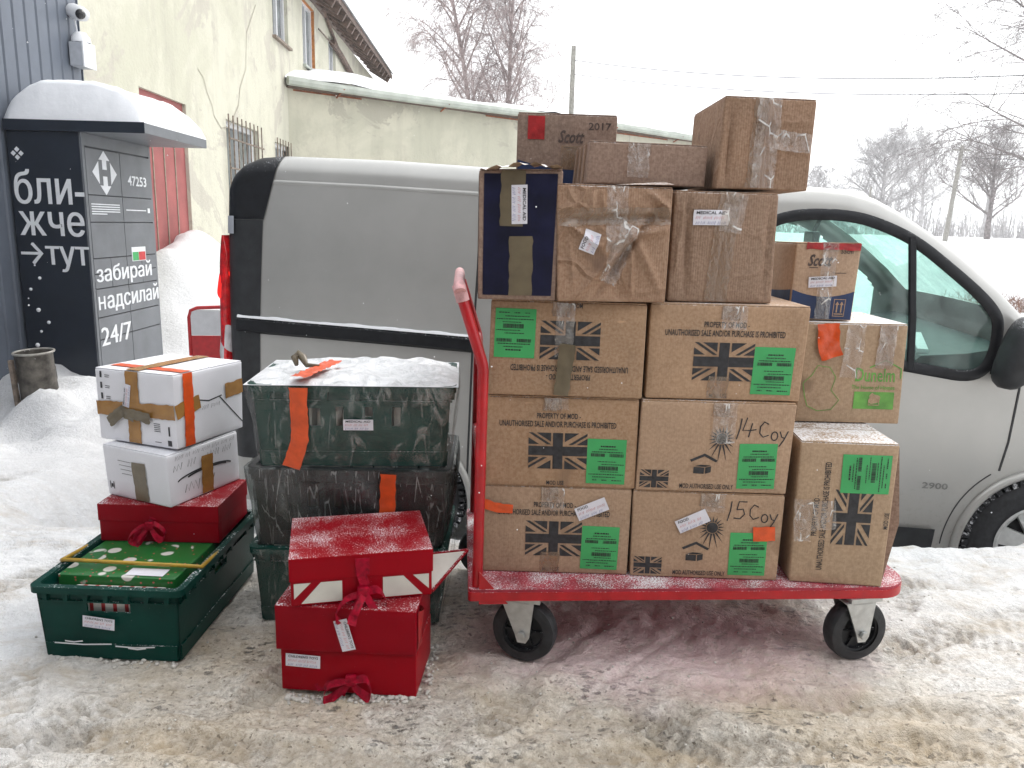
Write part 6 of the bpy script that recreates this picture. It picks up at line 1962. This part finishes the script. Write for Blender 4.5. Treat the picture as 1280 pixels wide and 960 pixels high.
for i, (x, y, z, yw, lab, mt, am, bag) in enumerate(specs):
    o = empty('wrapped_crate', (x, y, z), R(yw), lab, 'crate', CG)
    crate(o, CRL, CRW, CRH, 0.54, 0.345, 'dark_crate' if i == 1 else 'green_plastic', hole_front=slots if i else None)
    # contents seen through the slots
    cn = MB()
    r = random.Random(i)
    for k in range(7):
        x0 = -0.26 + k * 0.075
        cn.box(x0, x0 + 0.06, -0.155, 0.1, 0.012, 0.16 + r.uniform(0, 0.05), 0.004)
    cn.build('packed_goods', 'cream' if i != 1 else 'khaki_tape', o)
    wrap(o, CRL, CRW, CRH, 0.54, 0.345, mt, am, 7 + i, bag)
    if i == 2:
        film_cap(o, CRL + 0.012, CRW + 0.012, CRH + 0.003, 0.022, 11)
        fn = lambda s, t, off=0: (-0.30 + s, -0.2 + 0.0275 * (1 - t / CRH) - 0.016 - off, t)
        tape(fn, [(0.152, CRH), (0.150, 0.09), (0.12, 0.0)], 0.05, 'orange', o, 0.006, 0.002, 'orange_tape', 110)
        tp = lambda s, t, off=0: (-0.30 + s, -0.2 + t, CRH + 0.02 + off)
        tape(tp, [(0.152, -0.01), (0.175, 0.1), (0.215, 0.27)], 0.05, 'orange', o, 0.006, 0.006, 'orange_tape', 111)
        paper_label(lambda s, t, off=0: fn(0.318 + s, 0.135 + t, off + 0.004), 0, 0, 0.086, 0.033, 0, o, MED, 13)
        q = MB(); q.tube([(-0.19, -0.03, CRH + 0.03), (-0.2, -0.01, CRH + 0.05), (-0.19, 0.0, CRH + 0.065), (-0.175, -0.01, CRH + 0.05), (-0.16, -0.03, CRH + 0.03), (-0.12, -0.035, CRH + 0.03)], [0.006, 0.012, 0.008, 0.013, 0.008, 0.004], 7); q.build('film_knot', 'khaki_tape', o, True)
    if i == 1:
        fn = lambda s, t, off=0: (-0.30 + s, -0.2 + 0.0275 * (1 - t / CRH) - 0.022 - off, t)
        tape(fn, [(0.42, CRH), (0.41, 0.05)], 0.045, 'orange', o, 0.008, 0.002, 'orange_tape', 112)
        film_cap(o, CRL + 0.016, CRW + 0.016, CRH + 0.0015, 0.004, 12, 'stretch')

# ---- three red gift boxes in front
o, fn, le, ri, tp = gift_box('red_gift_box', -0.401, 1.925, 0.003, -3.6, 0.358, 0.22, 0.122, 'bottom red gift box with white label and low ribbon bow, front stack', 'red_card')
paper_label(fn, 0.06, 0.088, 0.092, 0.036, R(-2), o, TOYS, 14)
bow(o, (0.01, -0.108, 0.045), 1.2, ((-0.095, -0.035), (-0.03, -0.05)), seed=1)
o, fn, le, ri, tp = gift_box('red_gift_box', -0.406, 1.922, 0.126, -2.7, 0.366, 0.235, 0.124, 'middle red gift box of the front stack with slanted white label', 'red_card2')
paper_label(fn, 0.182, 0.052, 0.088, 0.036, R(-75), o, TOYS, 15)
q = MB()
q.strip([(0.184 + 0.002 + 0.006 * math.sin(k * 0.6), -0.1 + 0.008 * k, 0.06) for k in range(9)], [Vector((0.012 * math.sin(k * 0.7), 0, 0.11)) for k in range(9)])
q.build('curled_paper', 'red_patch', o, True)
o, fn, le, ri, tp = gift_box('red_gift_box', -0.407, 1.981, 0.252, 14.0, 0.36, 0.277, 0.128, 'top red gift box of the front stack with cream corner panels and snow grains', 'red_card', 0.0, tilt=(0, 0))
W3, H3 = 0.36, 0.128
p = MB()
for m_ in (0, 1):
    X = (lambda s: s) if not m_ else (lambda s: W3 - s)
    for pl in ([(0.008, 0.062), (0.05, 0.062), (0.008, 0.02)], [(0.075, 0.062), (0.128, 0.062), (0.128, 0.006), (0.025, 0.006)]):
        p = MB(); put_poly(p, fn, [(X(s), t) for s, t in pl], 0.0016); p.build('cream_panel', 'cream', o)
p = MB(); p.box(-W3 / 2 - 0.003, W3 / 2 + 0.003, -0.142, 0.1415, 0.068, H3 + 0.003, 0.002); p.build('lid', 'red_card', o)
p = MB(); p.box(-0.018, 0.018, -0.1455, -0.1425, 0.075, 0.12); p.build('ribbon_band', 'ribbon', o)
q = MB(); q.strip([(0.0, -0.1445, 0.105), (-0.004, -0.147, 0.08), (0.004, -0.152, 0.055), (0.0, -0.15, 0.035)], [Vector((0.026, 0, 0))] * 4); q.build('ribbon_drop', 'ribbon', o, True)
bow(o, (0.0, -0.142, 0.03), 1.25, ((0.085, -0.105), (-0.035, -0.062)), seed=2, fwd=0.05)
# side gusset of the lid standing out to the right, red-edged triangle
q = MB(); q.add([(0.182, -0.13, 0.004), (0.182, -0.02, 0.06), (0.30, 0.0, 0.055), (0.184, -0.13, 0.0065), (0.184, -0.02, 0.0625), (0.30, 0.0, 0.0575)], [(0, 1, 2), (5, 4, 3), (0, 2, 5, 3), (0, 3, 4, 1), (1, 4, 5, 2)])
gs = q.build('open_gusset', 'cream', o)
q = MB(); q.bar((0.182, -0.13, 0.005), (0.302, 0.0, 0.057), 0.006); q.bar((0.182, -0.02, 0.062), (0.302, 0.0, 0.057), 0.006); q.build('gusset_edge', 'red_card2', gs)

for a_ in WARPS:
    warp(*a_)

# ================================================================ TREES, POLES, WIRES
def branch_tree(name, x, y, hgt, label, cat='tree', seed=1, spread=1.0, droop=0.0, mat='bark', levels=4, trunk_r=0.16, group='bare winter trees', thin=1.0, nb=(12, 7, 6, 5), blen=0.5, clear=0.2, up=0.55, stems=1, round_=0.6):
    """tapered trunk, limbs that shorten towards the top, three orders of twigs"""
    r = random.Random(seed)
    o = empty(name, (x, y, gz(x, y) - 0.1), 0, label, cat, group)
    tr, cr = MB(), MB()
    def grow(p, d, L, rad, lev):
        n = 6 if lev == 0 else 4 if lev < 3 else 3
        pts, rr = [p], [rad]
        q, dd = p, d
        for k in range(n):
            wob = (0.07, 0.16, 0.24, 0.3, 0.3)[lev]
            dd = (dd + Vector((r.uniform(-1, 1), r.uniform(-1, 1), r.uniform(-0.7, 1.0))) * wob + Vector((0, 0, -droop * (0, 0.06, 0.3, 0.8, 1.0)[lev]))).normalized()
            q = q + dd * L / n
            pts.append(q); rr.append(max(rad * (1 - 0.8 * (k + 1) / n), 0.003 * thin))
        (tr if lev == 0 else cr).tube(pts, rr, 7 if lev == 0 else 4 if lev == 1 else 3, False)
        if lev >= levels:
            return
        for i in range(nb[lev]):
            f = clear + (1 - clear) * (i + r.random()) / nb[lev] if lev == 0 else r.uniform(0.2, 1.0)
            k = min(int(f * n), n - 1)
            b = pts[k].lerp(pts[k + 1], f * n - k)
            a = i * 2.4 + r.uniform(-0.5, 0.5)
            ax = Vector((math.cos(a), math.sin(a), 0)) if lev == 0 else Vector((r.uniform(-1, 1), r.uniform(-1, 1), r.uniform(-0.5, 0.7))).normalized()
            d0 = (pts[k + 1] - pts[k]).normalized()
            if lev == 0:
                nd = (d0 * (up + 0.5 * f) + ax * spread).normalized()
                l2 = hgt * blen * (1 - round_ * ((f - clear) / (1 - clear)) ** 1.5) * r.uniform(0.75, 1.1)
            else:
                nd = (d0 * 0.8 + ax * 0.75).normalized()
                l2 = L * r.uniform(0.36, 0.6)
            grow(b, nd, l2, max(rad * (0.45 if lev else 0.42) * (1.15 - 0.6 * f), 0.005 * thin), lev + 1)
    for k in range(stems):
        grow(Vector((0.35 * k, 0.1 * k, 0)), Vector((0.07 * (k * 2 - (stems - 1)), 0.02, 1)).normalized(), hgt * (1 - 0.1 * k), trunk_r, 0)
    tr.build('trunk', mat, o, True)
    c = cr.build('crown', mat, o)
    c['kind'] = 'stuff'
    return o
branch_tree('birch_tree', -1.25, 30, 14.5, 'tall bare birch with pinkish hanging twigs behind the annex roof', seed=3, spread=0.62, droop=0.5, mat='birch', trunk_r=0.12, stems=2, nb=(30, 12, 9, 4), thin=0.95, blen=0.22, clear=0.25, up=0.9, round_=0.45)
branch_tree('bare_tree', 29.6, 64, 6.7, 'broad round bare tree in the misty distance, left of the leaning pole', seed=11, mat='rime_haze_bark', spread=1.0, trunk_r=0.26, nb=(22, 11, 8, 5), thin=2.0, blen=0.66, clear=0.14, up=0.55)
branch_tree('bare_tree', 37.0, 72, 7.8, 'bare tree directly behind the leaning pole', seed=12, mat='rime_haze_bark', spread=0.8, trunk_r=0.2, nb=(15, 9, 6, 5), thin=2.4, blen=0.5, clear=0.2, up=0.7)
branch_tree('bare_tree', 30.6, 51, 5.6, 'bare tree with spreading limbs on the snowfield, right of the leaning pole', seed=13, spread=1.0, trunk_r=0.2, nb=(13, 8, 6, 5), thin=1.9, blen=0.62, clear=0.22, up=0.6)
branch_tree('bare_tree', 25.0, 66, 4.6, 'smaller misty bare tree above the van roof', seed=14, mat='rime_haze_bark', spread=1.0, trunk_r=0.18, nb=(13, 8, 6, 5), thin=2.4, blen=0.6, clear=0.15, up=0.6)
branch_tree('bare_tree', 41.5, 70, 8.2, 'tall bare tree far behind the snowfield at the right edge', seed=15, mat='rime_haze_bark', spread=0.8, trunk_r=0.22, nb=(15, 9, 6, 5), thin=2.4, blen=0.5, clear=0.2, up=0.7)
branch_tree('bare_tree', 18.0, 25.5, 14.0, 'large near tree with drooping branches reaching in at the right edge', seed=21, spread=1.1, droop=0.34, trunk_r=0.13, nb=(34, 11, 9, 5), thin=1.0, blen=0.36, clear=0.2, up=0.35, round_=0.35)
# far hedge and woodland reading as one mass
hd = MB(); r = random.Random(5)
for i in range(1500):
    x = r.uniform(18, 75); y = 84 + r.uniform(-4, 4)
    b = Vector((x, y, 0.9))
    hh = r.uniform(0.8, 4.6) * (1 + 0.35 * math.sin(x * 0.35))
    t_ = b + Vector((r.uniform(-0.6, 0.6), r.uniform(-0.3, 0.3), hh))
    hd.tube([b, b.lerp(t_, 0.5) + Vector((r.uniform(-.2, .2), 0, 0)), t_], [0.05, 0.035, 0.01], 3, False)
    for k in range(3):
        c = b.lerp(t_, r.uniform(0.3, 0.9))
        hd.tube([c, c + Vector((r.uniform(-0.7, 0.7), r.uniform(-0.4, 0.4), r.uniform(0.1, 0.8)))], [0.025, 0.008], 3, False)
tag(hd.build('far_thicket', 'rime_haze_bark'), 'distant misty thicket along the snowfield horizon', 'thicket', kind='stuff')
# dry reddish brush on the field
for bxx, byy, sd_, lab in ((11.2, 18.0, 1, 'patch of dry reddish brush in the snow at the right edge'),):
    q = MB(); r = random.Random(sd_)
    for i in range(420):
        x, y = r.gauss(0.5, 0.8), r.gauss(0, 0.4)
        z = gz(bxx + x, byy + y) - gz(bxx, byy)
        q.tube([(x, y, z), (x + r.uniform(-.12, .12), y, z + r.uniform(0.12, 0.24)), (x + r.uniform(-.25, .25), y, z + r.uniform(0.2, 0.45))], [0.006, 0.005, 0.003], 3, False)
    b_ = q.build('dry_brush', 'dry_grass'); b_.location = (bxx, byy, gz(bxx, byy) + 0.02)
    tag(b_, lab, 'bush', kind='stuff')

def pole(name, x, y, top, r_, label, lean=0.0, arms=1):
    o = empty(name, (x, y, gz(x, y) - 0.2), 0, label, 'utility pole')
    z = top - gz(x, y) + 0.2
    q = MB(); q.tube([(0, 0, 0), (lean * z, 0, z)], [r_, r_ * 0.75], 10); q.build('shaft', 'concrete_pole', o, True, 40)
    for k in range(arms):
        zz = z - 0.25 - 0.45 * k
        MB().bar((lean * zz - 0.5, 0, zz), (lean * zz + 0.5, 0, zz), 0.08).build('cross_arm', 'concrete_pole', o)
    return o
pole('utility_pole', 1.80, 28, 7.25, 0.11, 'grey utility pole rising behind the annex roof', 0.0, 0)
pole('utility_pole', 24.6, 45, 6.25, 0.14, 'slanted pale utility pole on the snowfield at the right', 0.05, 1)
pole('utility_pole', 27.6, 62, 4.9, 0.1, 'short distant pole among the trees behind the van', 0.0, 0)
def wire(name, a, b, sag, r_, label):
    a, b = Vector(a), Vector(b)
    P = [a.lerp(b, k / 24) - Vector((0, 0, sag * 4 * (k / 24) * (1 - k / 24))) for k in range(25)]
    q = MB(); q.tube(P, r_, 5)
    return tag(q.build(name, 'wire'), label, 'cable', 'overhead cables')
wire('overhead_cable', (1.8, 28, 6.8), (15.0, 17.5, 5.0), 0.45, 0.012, 'upper overhead cable running from the grey pole to the right')
wire('overhead_cable', (1.8, 28, 6.35), (15.0, 17.5, 4.55), 0.4, 0.011, 'lower overhead cable running from the grey pole to the right')
wire('overhead_cable', (25.0, 45, 5.6), (38, 45, 5.75), 0.1, 0.015, 'thin cable leaving the slanted pole to the right')
# ================================================================ SNOW CRUMBS AND FALLING FLAKES
r = random.Random(77)
cr = MB()
def crumb(x, y, rad):
    z = gz(x, y)
    n = len(cr.v)
    bm = bmesh.new(); bmesh.ops.create_icosphere(bm, subdivisions=1, radius=rad)
    bm.verts.index_update()
    vs = [(x + v.co.x * r.uniform(0.7, 1.3), y + v.co.y * r.uniform(0.7, 1.3), z + rad * 0.35 + v.co.z * r.uniform(0.5, 0.9)) for v in bm.verts]
    cr.add(vs, [[v.index for v in f.verts] for f in bm.faces]); bm.free()
for i in range(260):
    crumb(-0.57 + 0.34 * r.random(), 1.805 - 0.0 * i + r.gauss(0, 0.010), r.uniform(0.002, 0.008))
for i in range(60):
    crumb(-1.27 + 0.36 * r.random(), 1.94 + r.gauss(0, 0.012), r.uniform(0.003, 0.009))
for i in range(60):
    crumb(-0.215 + r.gauss(0, 0.012), 1.8 + 0.3 * r.random(), r.uniform(0.003, 0.009))
for i in range(380):
    crumb(r.uniform(-1.6, 1.6), r.uniform(1.5, 2.7), r.uniform(0.0015, 0.005))
tag(cr.build('snow_crumbs', 'crumb', None, True), 'loose crumbs of snow scattered over the yard', 'snow', kind='stuff')
fk = MB()
for i in range(420):
    y = r.uniform(1.3, 7)
    x, z = r.uniform(-0.75, 0.75) * y, 1.22 + r.uniform(-0.62, 0.32) * y
    if z < 0.1: continue
    rad = r.uniform(0.0010, 0.0022)
    fk.add([(x + rad, y, z), (x - rad, y, z), (x, y + rad, z), (x, y - rad, z), (x, y, z + rad), (x, y, z - rad)],
           [(0, 2, 4), (2, 1, 4), (1, 3, 4), (3, 0, 4), (2, 0, 5), (1, 2, 5), (3, 1, 5), (0, 3, 5)])
tag(fk.build('falling_snow', 'snow_cap'), 'fine snowflakes falling through the air', 'snow', kind='stuff')

# ================================================================ HAZE
hz, t, _p = nodes('misty_air')
t.nodes.clear()
oo = t.nodes.new('ShaderNodeOutputMaterial')
pv = t.nodes.new('ShaderNodeVolumePrincipled')
pv.inputs['Color'].default_value = (0.95, 0.96, 0.98, 1)
pv.inputs['Density'].default_value = 0.0022
t.links.new(pv.outputs[0], oo.inputs['Volume'])
HAZE = True
if HAZE:
    h_ = MB().box(-60, 100, -20, 110, -3, 15.5).build('haze', hz)
    tag(h_, 'thin snowy mist filling the air', 'mist', kind='stuff')
